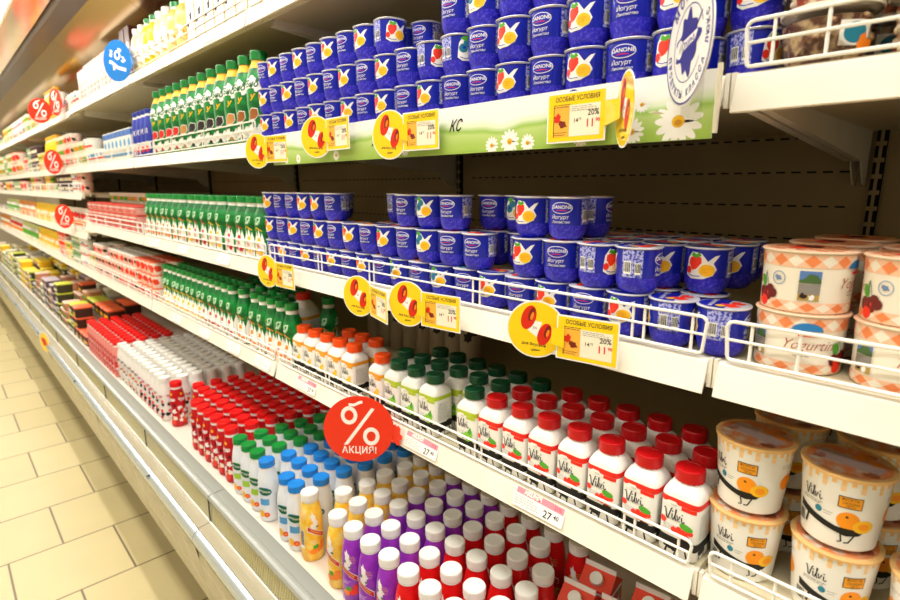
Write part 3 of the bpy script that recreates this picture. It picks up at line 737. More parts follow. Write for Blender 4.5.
    m = MB(); m.tube([(.365, .03, .792), (.365, L-.03, .792)], .013, TUBEM, 12); P['lamp_tube'] = m.mesh('lamp_tube', 30)
    m = MB(); m.extrude_y([(.335, .8145), (.40, .8145), (.385, .806), (.345, .806)], .02, L-.02, WHITE)
    for y in (.02, L-.035): m.box(.350, .380, y, y+.012, .778, .808, WHITE)
    P['lamp_holder'] = m.mesh('lamp_holder', smooth=False)
    return P
CP = case_parts()
KS = range(-1, 8)
NAMEBAY = {-1: 'nearest bay with apricot tubs and checked tubs', 0: 'bay with blue cups and square white bottles', 1: 'bay with the green bottles', 2: 'bay of pink packs left of the green bottles'}
for k in KS:
    o = empty('refrigerated_display_case', (0, bay_y(k)-.018, 0))
    far = ordw(k+2)
    tag(o, 'display case with steel bumper, '+(NAMEBAY[k] if k in NAMEBAY else far+' bay counted from the right edge'), 'display case', 'bays of the refrigerated case')
    for n, nm in (('back_panel', 'back_panel'), ('upright', 'slotted_upright')):
        p = part(nm, CP[n], o, (BACK, 0, 0))
        if n == 'back_panel' and k < 4: part('slot_row', CP['slots'], p)
    for n in ('tray', 'top_rail', 'return_grille', 'ledge', 'bumper', 'bumper_clip', 'front_panel', 'base', 'canopy', 'soffit_mirror', 'trim_bar', 'glass_joint'):
        part(n, CP[n], o)
    part('riser_glass', CP['riser_glass'], o); part('riser_glass', CP['riser_glass'], o, (0, BAY/2, 0))
    h = part('lamp_holder', CP['lamp_holder'], o); part('lamp_tube', CP['lamp_tube'], h)
    ld = bpy.data.lights.get('canopy_light') or bpy.data.lights.new('canopy_light', 'AREA')
    ld.shape = 'RECTANGLE'; ld.size = .05; ld.size_y = BAY*.96; ld.energy = 5.6; ld.color = (1, .965, .89)
    lo = bpy.data.objects.new('canopy_light', ld); link(lo); lo.parent = o; lo.location = (.365, BAY/2, .776); lo.rotation_euler = (0, math.radians(-8), 0)

# ------------------------------------------------------------------ shelves
def shelf_meshes():
    L = BAY; P = {}
    D = BACK-.678
    m = MB(); m.box(.012, D-.002, .004, L-.004, .024, .035, DECK); m.box(.012, .016, .004, L-.004, .004, .026, SHELF); m.box(.05, .054, .004, L-.004, .012, .024, SHELF)
    P['deck'] = m.mesh('deck', smooth=False)
    m = MB(); m.extrude_y([(-.0020, -.0065), (.001, -.0080), (.014, .030), (.0195, .034), (.0195, .0365), (.012, .0365), (.0095, .033)], .0065, L-.0065, SHELF); P['price_rail'] = m.mesh('price_rail', smooth=False)
    m = MB(); m.box(.010, .020, .0008, .006, .0, .038, SHELF); P['end_clip'] = m.mesh('end_clip', smooth=False)
    m = MB()
    prof = [(.08, .024), (.08, .010), (D-.085, -.036), (D-.065, -.058), (D-.035, -.084), (D-.010, -.088), (D-.010, .024)]
    m.extrude_y(prof, 0, .002, SHELF); m.extrude_y([(.08, .010), (.08, .008), (D-.085, -.0385), (D-.085, -.036)], 0, .012, SHELF)
    P['bracket'] = m.mesh('bracket', smooth=False)
    def fence(L, zt=.090, zm=.067):
        m = MB(); zb = .042; x = .010; r = .0023
        loop = []
        for cy, cz, a0 in ((L-.02, zt-.008, 0), (.02, zt-.008, 90), (.02, zb+.005, 180), (L-.02, zb+.005, 270)):
            rr = .008 if cz > .06 else .005
            for i in range(4):
                a = math.radians(a0+i*30); loop.append((x, cy+rr*math.cos(a), cz+rr*math.sin(a)))
        m.tube(loop, r, WIRE, 8, closed=True)
        m.tube([(x, .0125, zm), (x, L-.0125, zm)], r*.85, WIRE, 6)
        for y in (.030, .095, .112, .405, .422, .725, .742, .945, .962, 1.150, 1.200):
            if y < L-.02: m.tube([(x+.001, y, zb), (x+.001, y, zt)], r*.85, WIRE, 6)
        return m.mesh('fence', 40)
    P['fence'] = fence(L); P['fence_low'] = fence(L, .077, .059)
    return P
SP = shelf_meshes()
def shelf(k, zb, label, fence=True, rails=True):
    o = empty('metal_shelf', (.678, bay_y(k)+(.030 if zb > .3 else .020 if zb > 0 else .007 if zb > -.3 else -.002), zb))
    tag(o, label, 'shelf', 'shelves of the display case')
    part('shelf_deck', SP['deck'], o); part('price_rail', SP['price_rail'], o); part('end_clip', SP['end_clip'], o); part('end_clip', SP['end_clip'], o, (0, BAY-.0068, 0))
    part('bracket', SP['bracket'], o, (0, .003, 0)); part('bracket', SP['bracket'], o, (0, BAY-.014, 0))
    if fence: part('wire_fence', SP['fence' if zb > -.4 else 'fence_low'], o)
    return o
ZA, ZB, ZC, ZD = .425, .090, -.250, -.550
SURF = .0355
bayname = {-1: 'in the bay at the right edge', 0: 'in the blue cup bay', 1: 'in the green bottle bay', 2: 'in the bay of pink packs'}
for k in KS:
    w = bayname.get(k, 'in the '+ordw(k+2)+' bay from the right edge')
    shelf(k, ZA if k < 3 else ZA-.012, 'topmost cream metal shelf '+w)
    shelf(k, ZB, 'second metal shelf from the top '+w+(' behind the daisy banner' if k == 0 else ''), fence=(k != 0))
    if k < 3:
        shelf(k, ZC, 'third metal shelf from the top '+w); shelf(k, ZD, 'lowest metal shelf above the tray '+w)
    else:
        shelf(k, -.070, 'third metal shelf from the top '+w); shelf(k, -.315, 'fourth metal shelf from the top '+w); shelf(k, ZD, 'lowest metal shelf above the tray '+w)
A, B, Cc, D = ZA+SURF, ZB+SURF, ZC+SURF, ZD+SURF
T = -.975

# ------------------------------------------------------------------ products
rz = random.Random(11)
# blue cups. yaw 0 = fruit side to the aisle, 180 = logo side, 90 = barcode side
def cup(x, y, lvl, base, kind, face, row, shelfname, jit=6):
    yaw = {'f': 8, 'l': 188, 'b': 80, 'c': -82}[face]+rz.uniform(-jit, jit)
    o = CUPS[kind].place(x, y, base+lvl*CUP_H, yaw=yaw)
    tier = ('bottom', 'middle', 'top', 'fourth')[lvl]
    fl = {'f': kind+' picture', 'l': 'oval logo', 'b': 'barcode side', 'c': 'barcode side'}[face]
    reg(o, 'blue yogurt cup, '+fl, tier+' tier, '+row+' '+shelfname, 'blue yogurt cups', y)
# banner shelf: front row columns from right to left
PIT = .0668
NB = 17
facesB = 'bflflflflflflfllff'
for i in range(NB+1):
    y = .335+i*PIT
    kd = 'strawberry' if i in (0, 1, 3, 4, 9, 11, 13, 15) else ('blueberry' if i in (5, 6, 8) else ('peach' if i > 11 else 'strawberry'))
    for l in range(3):
        if l == 2 and i in (7, 8): continue
        if y+.03 > bay_y(1)+.03: continue
        if l == 0: f = 'fl'[(i+(0 if i < 6 else 1)) % 2]
        elif l == 1: f = 'fl'[(i+(0 if i < 6 else 1)) % 2] if i not in (6, 7) else 'b'
        else: f = 'fl'[(i+1) % 2] if i < 8 else ('b' if i == 9 else 'fl'[i % 2])
        cup(.722+rz.uniform(-.002, .002), y, l, B, kd, f, 'front row', 'banner shelf')
for i in range(0, 8):
    for l in range(2 if i > 1 else 3): cup(.792, .270+i*PIT, l, B, 'strawberry', 'bfl'[(i+l) % 3], 'second row', 'banner shelf')
for i in range(8, 12):
    for l in range(3 if i > 8 else 2): cup(.792, .300+i*PIT, l, B, 'peach', 'fbl'[(i+l) % 3], 'second row', 'banner shelf')
# middle shelf
for i in range(20):
    y = .250+i*.0655
    if y > 1.50: break
    kd = ('strawberry', 'strawberry', 'strawberry', 'strawberry', 'strawberry', 'strawberry', 'strawberry', 'blueberry')[i] if i < 8 else ('peach' if i % 2 else 'blueberry' if i < 11 else 'peach')
    f = ('c' if i < 2 else 'fl'[i % 2])
    cup(.727+rz.uniform(-.001, .001), y, 0, Cc, kd, f, 'front row', 'middle shelf')
lv2 = [(.369, 'c', 'strawberry'), (.432, 'b', 'strawberry'), (.497, 'l', 'strawberry'), (.561, 'f', 'strawberry'), (.680, 'l', 'strawberry'), (.745, 'l', 'strawberry'), (.812, 'f', 'blueberry'), (.878, 'l', 'peach'), (.945, 'f', 'strawberry'), (1.012, 'l', 'peach'), (1.080, 'f', 'peach'), (1.148, 'l', 'peach'), (1.215, 'f', 'strawberry'), (1.283, 'l', 'peach'), (1.350, 'f', 'peach'), (1.417, 'l', 'peach'), (1.484, 'f', 'peach')]
for y, f, kd in lv2: cup(.722, y, 1, Cc, kd, f, 'front row', 'middle shelf')
for y, f, kd in [(.492, 'l', 'strawberry'), (.559, 'f', 'strawberry'), (.745, 'l', 'strawberry'), (.812, 'f', 'blueberry'), (.878, 'l', 'strawberry'), (1.160, 'l', 'peach'), (1.227, 'f', 'strawberry'), (1.295, 'f', 'peach'), (1.362, 'l', 'peach'), (1.428, 'l', 'peach'), (1.494, 'f', 'peach')]:
    cup(.724, y, 2, Cc, kd, f, 'front row', 'middle shelf')
# cups standing deeper on the middle shelf
for y, f in ((.300, 'f'), (.365, 'f'), (.432, 'b'), (.500, 'l'), (.565, 'f'), (.632, 'c'), (.700, 'l'), (.767, 'f'), (.834, 'f'), (.9, 'l'), (.967, 'f'), (1.034, 'l')):
    cup(.792, y, 1, Cc, 'strawberry', f, 'second row', 'middle shelf'); 
    if y < .62: cup(.792, y+.0, 0, Cc, 'strawberry', 'l', 'second row', 'middle shelf')
for y, f, kd in ((.492, 'c', 'peach'), (.640, 'f', 'blueberry'), (.707, 'l', 'strawberry'), (1.0, 'b', 'peach'), (1.25, 'l', 'peach')):
    cup(.794, y, 2, Cc, kd, f, 'second row', 'middle shelf')
for i in range(8):
    cup(.862, .290+i*.067, 1, Cc, 'strawberry' if i % 3 else 'peach', 'flb'[i % 3], 'third row', 'middle shelf')
    if i < 7: cup(.932, .300+i*.067, 1, Cc, 'peach' if i % 2 else 'strawberry', 'flb'[(i+1) % 3], 'fourth row', 'middle shelf')

# checked tubs, right end of the middle shelf
for r_, (x, ys) in enumerate(((.750, (.168, .067, -.036)), (.850, (.166, .064, -.038)), (.952, (.160, .058)))):
    for l in range(2):
        for y in ys:
            o = CTUB.place(x, y-BAY*0, Cc+l*.0722, yaw=(88 if l else 26)+rz.uniform(-4, 4), sc=1.06)
            reg(o, 'orange checked tub', ('bottom', 'top')[l]+' tier, '+('front', 'second', 'third')[r_]+' row, middle shelf', 'orange checked tubs', y)
# nut pots, right end of the banner shelf level
for r_, (x, ys) in enumerate(((.745, (.178, .080, -.018)), (.845, (.150, .05)))):
    for l in range(2):
        for j, y in enumerate(ys):
            o = (NPOT if (j+l) % 2 == 0 else NPOT2).place(x, y, B+l*.0635, yaw=rz.uniform(-30, 60))
            reg(o, 'clear pot of nuts', ('bottom', 'top')[l]+' tier, '+('front', 'second')[r_]+' row, upper right corner', 'pots of nuts and dried fruit', y)
# apricot tubs, right end of the lowest shelf
for r_, (x, ys) in enumerate(((.750, (.2005, .100, .0)), (.853, (.185, .084)), (.955, (.165, .064)))):
    for l in range(2):
        for j, y in enumerate(ys):
            if l == 1 and r_ == 0 and j == 2: continue
            o = ATUB.place(x, y, D+l*.1000, yaw=((-6, 4, 10)[j] if l else (22, 26, 30)[j]))
            reg(o, 'apricot dessert tub', ('bottom', 'top')[l]+' tier, '+('front', 'second', 'third')[r_]+' row, lowest shelf', 'apricot dessert tubs', y)

# square bottles on the lowest shelf
def sqb(kind, x, y, row, capname):
    x = x*1.027; y = y*1.02
    o = VILVI[kind].place(x, y, D, yaw=rz.uniform(-2, 2))
    reg(o, 'square white bottle, '+capname+' cap', row+' row on lowest shelf', 'square white yogurt bottles', y)
for i in range(7): sqb('cherry', .703+rz.uniform(-.002, .002), .264+i*.0590, 'front', 'red')
for i in range(7): sqb('cherry', .765, .266+i*.0572, 'second', 'red')
for i in range(5): sqb('cherry', .828, .310+i*.0575, 'third', 'red')
for y in (.675, .788, .848, .908): sqb('apple', .703, y, 'front', 'dark green')
for y in (.664, .723, .782, .842, .900, .960): sqb('apple', .765, y, 'second', 'dark green')
for y in (.612, .672, .730, .788, .850, .909): sqb('apple', .828, y, 'third', 'dark green')
for y in (.969, 1.085, 1.148, 1.210, 1.272, 1.333): sqb('orange', .704, y, 'front', 'orange')
for y in (1.083, 1.144, 1.205): sqb('orange', .767, y, 'second', 'orange')
BIGM = C('scarlet_cap_plastic', '#f0341c', rough=.3)
bp = [(.034, 0, WHITE, 4), (.040, .003, WHITE, 5), (.041, .01, WHITE, 5), (.041, .125, WHITE, 5), (.038, .142, WHITE, 4), (.026, .165, WHITE, 2.4), (.0185, .172, WHITE), (.0185, .185, WHITE)]
bd = Deco().rect(-.12, .12, .118, .128, C('amber_band', '#f2a51e')).rect(-.12, .12, .02, .035, BLACK).lines(-.028, .028, .11, 12, .006, GREY, 1, .001, 3)
bd.lines(.045, .09, .11, 12, .006, GREY, 1, .001, 4)
BIG = round_bottle('bigsq', WHITE, BIGM, bd, h=.195, prof=bp, capr=.022, seg=40)
o = BIG.place(.80, 1.50, D, yaw=20); tag(o, 'large square white bottle with scarlet cap behind the orange capped bottles', 'yogurt bottle')

# bottom tray: near bays
xs = [.620, .687, .756, .823, .890, .957]
rown = ('front', 'second', 'third', 'fourth', 'fifth', 'sixth')
def traybottle(kind, look, x, y, r_, proto, yaw=10):
    o = proto.place(x+rz.uniform(-.0008, .0008), y+rz.uniform(-.0008, .0008), T, yaw=yaw+rz.uniform(-12, 12))
    reg(o, look, rown[r_]+' row from rail, bottom tray', 'drinking yogurt bottles in the tray', y)
# boundary of each colour per row (number of red, purple, yellow bottles walking away from the camera)
ystart = .298
pit = .0685
for r_, x in enumerate(xs):
    y = ystart+(.010 if r_ % 2 else 0); n = 0
    red_end = .80; pur_end = 1.01; yel_end = (1.21, 1.172, 1.164, 1.156, 1.148, 1.140)[r_]
    while y < yel_end:
        kd = 'red' if y < red_end else ('purple' if y < pur_end else 'yellow')
        if r_ == 0 and abs(y-1.12) < .03: y += pit; continue      # gap left by a missing yellow bottle
        if kd == 'red' and y < (.44, .47, .52, .57, .58, .58)[r_]:
            y += pit; continue
        traybottle(kd, kd+' bottle with white cap', x, y, r_, TALLS[kd], 25 if not (kd == 'yellow' and r_ == 0 and y > 1.15) else 95)
        y += pit
for r_, x in enumerate(xs):
    for i in range(4):
        y = 1.245+i*.0625+(.0 if r_ else 0)
        if r_ == 0 and i == 2: continue
        traybottle('b', 'milky bottle with blue cap', x-.004, y+(.006 if r_ == 0 and i == 0 else 0)-(.008*r_), r_, FRESH['blue'], 42)
    for i in range(3):
        traybottle('g', 'milky bottle with green cap', x, 1.503+i*.064-(.008*r_), r_, FRESH['green'], 42)
for r_, x in enumerate(xs):
    for i in range(9):
        y = 1.722+i*.0635-.008*r_
        if r_ == 0 and i > 5: continue
        traybottle('c', 'red printed bottle with red cap', x+.008, y, r_, CHUDO, 15)
traybottle('c', 'red printed bottle, red cap, standing apart', .636, 2.311, 0, CHUDO, 15)
for r_, x in enumerate([.620, .682, .744, .806, .868, .93]):
    for i in range(12):
        y = 2.375+i*.0625
        traybottle('w', 'white bottle with white cap', x, y+(.03 if r_ == 0 else 0), r_, WHB['berry' if i < 6 else 'coffee'], 15)
for r_, x in enumerate([.612, .674, .736, .798, .860]):
    for i in range(11):
        y = 3.16+i*.0625
        traybottle('r', 'rose bottle with red cap', x, y, r_, ROSE, 15)
# cartons lying at the near end of the tray, under the lowest shelf
CR = C('juice_red_print', '#d3241a', rough=.4)
cd = Deco().rect(-.035, .035, 0, .15, CR).blob(0, .08, .02, ORG, 2, 3).blob(.014, .06, .013, YEL, 3, 4).ell(.018, .13, .010, .006, GRN, 3, rot=.5).rect(-.03, .03, .138, .146, PAPER, 2).text('Сок', .024, 0, .115, PAPER, 4, bold=.03)
JC = carton('juice', C('carton_cream', '#f2ece0', rough=.4), cd, w=.070, dp=.070, h=.185, capm=WCAP, name='juice_carton', cat='carton', topm=C('juice_orange_top', '#e8401e', rough=.4))
for i, (x, y) in enumerate(((.850, .510), (.865, .432), (.943, .400), (.930, .510), (.785, .400), (.86, .352))):
    o = JC.place(x, y, T, yaw=8); reg(o, 'red and cream drink carton', ('front', 'second', 'third')[i % 3]+' row, near end of bottom tray', 'drink cartons in the tray', y)

# green bottles
for i in range(12):
    y = 1.547+i*.0828
    kd = ('brown', 'brown', 'orange', 'black', 'black', 'black', 'black', 'orange', 'red', 'red', 'red', 'red')[i]
    for r_, x in enumerate((.730, .815)):
        o = GT[kd].place(x, y, B, yaw=22+rz.uniform(-6, 6))
        reg(o, 'tall green bottle with yellow neck', ('front', 'second')[r_]+' row, second shelf', 'green bottles with yellow necks', y)
for i in range(4):
    for r_, x in enumerate((.720, .786)):
        o = BLB.place(x, 2.555+i*.062, B, yaw=15)
        reg(o, 'blue bottle with blue cap', ('front', 'second')[r_]+' row, second shelf', 'blue bottles', i)
for i in range(16):
    y = 1.563+i*.0715+(.02 if i > 3 else 0)+(.03 if i > 8 else 0)
    if y > 2.80: break
    kd = 'berry' if i in (2, 3, 6, 7) else ('plain' if i < 9 else 'peach')
    for r_, x in enumerate((.725, .797)):
        o = GM[kd].place(x, y, Cc, yaw=15+rz.uniform(-12, 12))
        reg(o, 'small green bottle with green cap', ('front', 'second')[r_]+' row on middle shelf', 'small green bottles', y)
for i in range(25):
    y = 1.419+i*.0588
    if i > 4: y += .035
    if i > 5: y += .03
    if y > 2.60: break
    kd = 'peach' if i < 6 else ('berry' if i < 11 else 'plain')
    for r_, x in enumerate((.719, .779, .839)):
        if r_ == 1 and i < 3: continue
        if r_ == 2 and y > 2.0: continue
        if abs(y-1.50) < .07 and x > .72: continue
        o = GS[kd].place(x, y, D, yaw=15+rz.uniform(-12, 12))
        reg(o, 'small green bottle with green cap', ('front', 'second', 'third')[r_]+' row on lowest shelf', 'small green bottles', y)
# dark bottles at the back of the lowest shelf behind the orange capped ones
DK = round_bottle('darkb', C('grey_print_sleeve', '#b9ad9c', rough=.4), C('brown_cap_plastic', '#3a2620'), Deco().blob(0, .11, .014, DBRN, 1, 3).blob(.02, .12, .01, DBRN, 1, 5), h=.17, r=.030)
for i in range(8):
    o = DK.place(1.05, 1.02+i*.064, D, yaw=30); reg(o, 'grey bottle with brown cap', 'back of lowest shelf', 'grey bottles at the back', i)

# middle shelf, bay of pink packs
PK = flat_pack('pink', C('pink_pack', '#e9a49c', rough=.4), Deco().rect(-.06, .06, .012, .022, RED).rect(-.055, .055, .028, .032, PAPER).text('клубника', .014, 0, .0165, PAPER, 3), w=.125, dp=.11, h=.042, lidc=C('pink_pack_lid', '#d8453c', rough=.4), name='yogurt_multipack', cat='yogurt pack')
for i in range(8):
    for l in range(3):
        o = PK.place(.745, 2.90+i*.132, Cc+l*.0425, yaw=0)
        reg(o, 'pink and red flat yogurt pack', ('bottom', 'middle', 'top')[l]+' of its stack, middle shelf', 'pink yogurt packs', 2.9+i*.132)
ST = {'cream': small_tub('cream', C('cream_tub2', '#efe4cc'), C('cream_lid2', '#f4eddc'), Deco().rect(-.03, .03, .018, .04, GRN).ell(.02, .03, .01, .01, ORG, 2)),
      'white': small_tub('white', WHITE, WHITE, Deco().rect(-.035, .035, .02, .028, RED).ell(0, .038, .01, .008, C('sky_blue_ink', '#5aa3d6'), 2), name='sour_cream_tub'),
      'rose': small_tub('rose', C('blush_tub', '#f0cfc2'), WHITE, Deco().blob(0, .03, .014, STRAW, 1, 3).blob(.03, .028, .012, DBRN, 1, 4).blob(-.03, .028, .012, STRAW, 1, 4), name='fruit_yogurt_tub'),
      'yellow': small_tub('yellow', C('primrose_tub', '#f6dc7c'), WHITE, Deco().blob(0, .03, .014, ORG, 1, 3).rect(.015, .05, .02, .04, GRN), name='pudding_tub'),
      'tomato': small_tub('tomato', C('tomato_tub', '#f5e2d4'), C('tomato_lid', '#e05a3a'), Deco().blob(0, .03, .017, STRAW, 1, 3, j=.15).blob(.035, .03, .016, C('tomato_red', '#e03a1c'), 1, 4, j=.15).blob(-.035, .028, .016, C('tomato_red', '#e03a1c'), 1, 6, j=.15), name='fruit_yogurt_tub'),
      'green': small_tub('green', C('sage_tub', '#a8c090'), C('teal_lid', '#3d8a6a'), Deco().rect(-.04, .04, .02, .03, PAPER), name='sour_cream_tub'),
      'dark': small_tub('dark', C('dark_tub', '#4a3030'), C('mauve_lid', '#a898a8'), Deco().rect(-.03, .03, .015, .035, CREAM))}
MIXK = ['cream', 'white', 'rose', 'yellow', 'tomato', 'green', 'dark']
LOOKS = {'cream': 'cream tub', 'white': 'white tub', 'rose': 'blush tub', 'yellow': 'primrose tub', 'tomato': 'tub with red fruit', 'green': 'sage green tub', 'dark': 'dark brown tub'}
def stack(kind, x0, ys, base, levels, look, where, group, rows=2, pit=.075, sc=1, h=.0605, xstep=.078):
    look0 = look; kinds = {}; tops = {}
    k = kind; n_ = 0; up = levels
    for j, y in enumerate(ys):
        if n_ <= 0: k = rz.choice([kind, kind, kind]+MIXK) if y > 3.9 or 'cream' in look0 and False else kind; n_ = rz.randint(2, 4); up = levels-(1 if rz.random() < .3 and levels > 1 and y > 3.3 else 0)
        kinds[j] = k; tops[j] = up; n_ -= 1
    for r_ in range(rows):
        for j, y in enumerate(ys):
            for l in range(tops[j]):
                if r_ > 0 and l < tops[j]-1: continue      # only the topmost tier of the rear rows shows
                kk = kinds[j]; look = look0 if kk == kind else LOOKS[kk]
                o = ST[kk].place(x0+r_*xstep*sc, y, base+l*h*sc, yaw=rz.uniform(-20, 40), sc=sc)
                t = ('bottom', 'second', 'third', 'fourth')[l]+' tier, '+('front', 'second', 'third')[r_]+' row, '
                reg(o, look, t+where, group, y)
def rng(a, b, p):
    o = []; 
    while a < b: o.append(a); a += p
    return o
stack('cream', .86, rng(2.90, 4.0, .08), Cc, 3, 'cream tub', 'behind pink packs', 'cream tubs', rows=1)
# lowest shelf, going away
stack('tomato', .722, rng(2.70, 2.98, .076), D, 3, 'tub with red fruit print', 'lowest shelf', 'red fruit tubs')
stack('rose', .722, rng(3.02, 4.05, .076), D, 3, 'blush tub with white lid', 'lowest shelf', 'blush tubs', rows=2)
stack('green', .722, rng(4.14, 4.30, .076), D, 3, 'sage green tub with teal lid', 'lowest shelf', 'sage tubs', rows=1)
stack('yellow', .725, rng(4.38, 5.1, .09), D, 3, 'primrose tub', 'lowest shelf', 'primrose tubs', rows=1, sc=1.1)
PYD = Deco().rect(-.045, .045, .03, .10, YEL).ell(0, .07, .03, .02, PAPER, 2).blob(.015, .05, .015, ORG, 3, 4)
PCH = {'yellow': pouch('yellow', C('yellow_foil', '#ffd21e', rough=.35), PYD), 'green': pouch('green', C('pale_green_foil', '#cfd88a', rough=.4), Deco().rect(-.04, .04, .03, .08, GRN).ell(0, .1, .03, .02, PAPER, 2)), 'white': pouch('white', C('white_foil', '#f2ecdc', rough=.4), Deco().rect(-.04, .04, .03, .06, ORG).ell(0, .1, .03, .02, RED, 2)), 'orange': pouch('orange', C('orange_foil', '#e8903c', rough=.4), Deco().ell(0, .09, .03, .02, PAPER, 2))}
def pouches(kind, x, ys, base, look, where, yaw=10, sc=1):
    for y in ys:
        o = PCH[kind].place(x, y, base, yaw=yaw+rz.uniform(-10, 10), sc=sc); reg(o, look, where, 'foil pouches', y)
for a, b, kd in ((5.25, 6.4, 'yellow'), (6.45, 7.6, 'green'), (7.65, 8.8, 'white'), (8.85, 10.0, 'orange')):
    pouches(kd, .735, rng(a, b, .115), D, kd+' foil pouch', 'lowest shelf, far end of the aisle')
    pouches({'yellow': 'white', 'green': 'yellow', 'white': 'orange', 'orange': 'green'}[kd], .735, rng(a-1.2 if a > 6 else a-1.25, b-1.25, .115), -.315+SURF, {'yellow': 'white', 'green': 'yellow', 'white': 'orange', 'orange': 'green'}[kd]+' foil pouch', 'fourth shelf of the far bays', sc=.95)
stack('cream', .725, rng(4.0, 5.2, .09), -.070+SURF, 2, 'cream tub', 'third shelf', 'cream tubs', rows=1)
stack('yellow', .725, rng(5.25, 6.4, .09), -.070+SURF, 2, 'primrose tub', 'third shelf', 'primrose tubs', rows=1)
stack('rose', .725, rng(6.5, 8.8, .135), -.070+SURF, 1, 'blush tub', 'third shelf', 'blush tubs', rows=1, sc=1.5, h=.058)
# second shelf, going away
CARTB = carton('bluewhite', WHITE, Deco().rect(-.035, .035, .105, .13, C('cobalt_print', '#3a6fc0')).rect(-.035, .035, .02, .035, C('sky_blue_ink', '#5aa3d6'), 2).ell(0, .075, .02, .018, C('sky_blue_ink', '#5aa3d6')), w=.07, dp=.06, h=.135, gable=False)
for y in rng(2.83, 3.28, .074):
    for r_, x in enumerate((.725, .80)):
        o = CARTB.place(x, y, B); reg(o, 'blue and white carton', ('front', 'second')[r_]+' row, second shelf', 'blue and white cartons', y)
stack('white', .725, rng(3.36, 3.75, .09), B, 2, 'white tub', 'second shelf', 'white tubs', rows=1, sc=1.15)
stack('cream', .725, rng(3.80, 4.65, .09), B, 3, 'cream tub', 'second shelf, fourth bay', 'cream tubs', rows=1, sc=1.1)
YB = round_bottle('yellowb', C('yellow_bottle', '#ffd01e', rough=.3), C('gold_cap_plastic', '#f2b020'), Deco().rect(-.03, .03, .05, .09, PAPER).ell(0, .07, .012, .012, ORG, 2), h=.23, r=.034, pname='juice_bottle', cat='juice bottle')
for y in rng(4.72, 5.1, .075):
    o = YB.place(.72, y, B); reg(o, 'yellow juice bottle', 'second shelf, behind the round red signs', 'yellow juice bottles', y)
stack('yellow', .725, rng(5.2, 6.4, .10), B, 3, 'primrose tub', 'second shelf', 'primrose tubs', rows=1, sc=1.1)
stack('cream', .725, rng(6.5, 8.0, .15), B, 2, 'cream tub', 'second shelf, far end', 'cream tubs', rows=1, sc=1.7)
stack('rose', .725, rng(8.1, 10.0, .16), B, 2, 'blush tub', 'second shelf, far end', 'blush tubs', rows=1, sc=1.7)
# top shelf
COW = Deco().blob(.005, .075, .012, BLACK, 1, 3, j=.4).blob(-.020, .050, .008, BLACK, 1, 4).text('молоко', .019, 0, .125, C('faint_grey_ink', '#b9b4a8'), 1).lines(-.03, .03, .10, 4, .006, C('rose_ink2', '#d9a09a'), 1, .0012, 3).rect(-.035, -.030, 0, .15, GOLD, 1)
MILK = carton('milk', WHITE, COW, h=.215, capm=None)
for y in rng(1.16, 1.98, .077):
    for r_, x in enumerate((.725, .80)):
        o = MILK.place(x, y, A); reg(o, 'white milk carton with black patches', ('front', 'second')[r_]+' row, topmost shelf', 'milk cartons', y)
JUG = round_bottle('jug', C('orange_juice', '#f2b23c', rough=.3, noise=('#f6d79a', 30, .4, .7)), GCAP, Deco().rect(-.03, .03, .03, .07, CREAM).ell(0, .05, .012, .014, ORG, 2), h=.165, r=.040, capr=.024, pname='juice_bottle', cat='juice bottle')
YJ = round_bottle('yj', C('lemon_juice', '#ffc71a', rough=.3), GCAP, Deco().rect(-.03, .03, .03, .08, PAPER).ell(0, .055, .012, .014, YEL, 2), h=.175, r=.032, capr=.020, pname='juice_bottle', cat='juice bottle')
for y in (2.05, 2.14): o = JUG.place(.725, y, A); reg(o, 'wide amber juice bottle with green cap', 'topmost shelf', 'wide juice bottles', y)
PALEJ = round_bottle('palej', C('pale_juice', '#f3d9a0', rough=.3), WCAP, Deco().rect(-.03, .03, .03, .10, PAPER).blob(0, .06, .014, ORG, 2, 4), h=.17, r=.034, pname='juice_bottle', cat='juice bottle')
for y in (2.235, 2.31): o = PALEJ.place(.725, y, A); reg(o, 'pale juice bottle with white cap', 'topmost shelf', 'pale juice bottles', y)
for y in (2.385, 2.455): o = YJ.place(.722, y, A); reg(o, 'slim yellow juice bottle with green cap', 'topmost shelf', 'slim juice bottles', y)
for y in (2.54, 2.62): o = PALEJ.place(.725, y, A); reg(o, 'pale juice bottle', 'topmost shelf above the blue sign', 'pale juice bottles', y)
DKC = carton('dkc', C('dark_carton', '#4a1d14', rough=.4), Deco().rect(-.03, .03, .02, .07, RED).ell(0, .12, .02, .02, PAPER), h=.20, gable=False, name='dark_carton')
for y in (2.72, 2.80): o = DKC.place(.74, y, A); reg(o, 'dark brown and red carton', 'topmost shelf behind the blue sign', 'dark cartons', y)
PINKC = carton('pinkc', C('white_carton', '#f4ece4'), Deco().rect(-.035, -.022, 0, .16, C('pink_ink', '#f0a0a8')).rect(.012, .022, 0, .16, STRAW).blob(0, .08, .012, C('pink_ink', '#f0a0a8'), 2, 3), h=.19)
for y in rng(2.90, 3.75, .078): o = PINKC.place(.73, y, A); reg(o, 'white carton with pink stripes', 'topmost shelf beyond dark cartons', 'striped cartons', y)
stack('white', .73, rng(3.82, 4.5, .09), A, 2, 'white tub', 'topmost shelf', 'white tubs', rows=1, sc=1.2)
for y in rng(4.58, 4.98, .075): o = YB.place(.73, y, A-.012, sc=.9); reg(o, 'yellow juice bottle', 'topmost shelf behind paired red signs', 'yellow juice bottles', y)
stack('cream', .73, rng(5.1, 7.0, .11), A-.012, 2, 'cream tub', 'topmost shelf', 'cream tubs', rows=1, sc=1.2)
stack('rose', .73, rng(7.1, 10.0, .15), A-.012, 2, 'blush tub', 'topmost shelf', 'blush tubs', rows=1, sc=1.2)
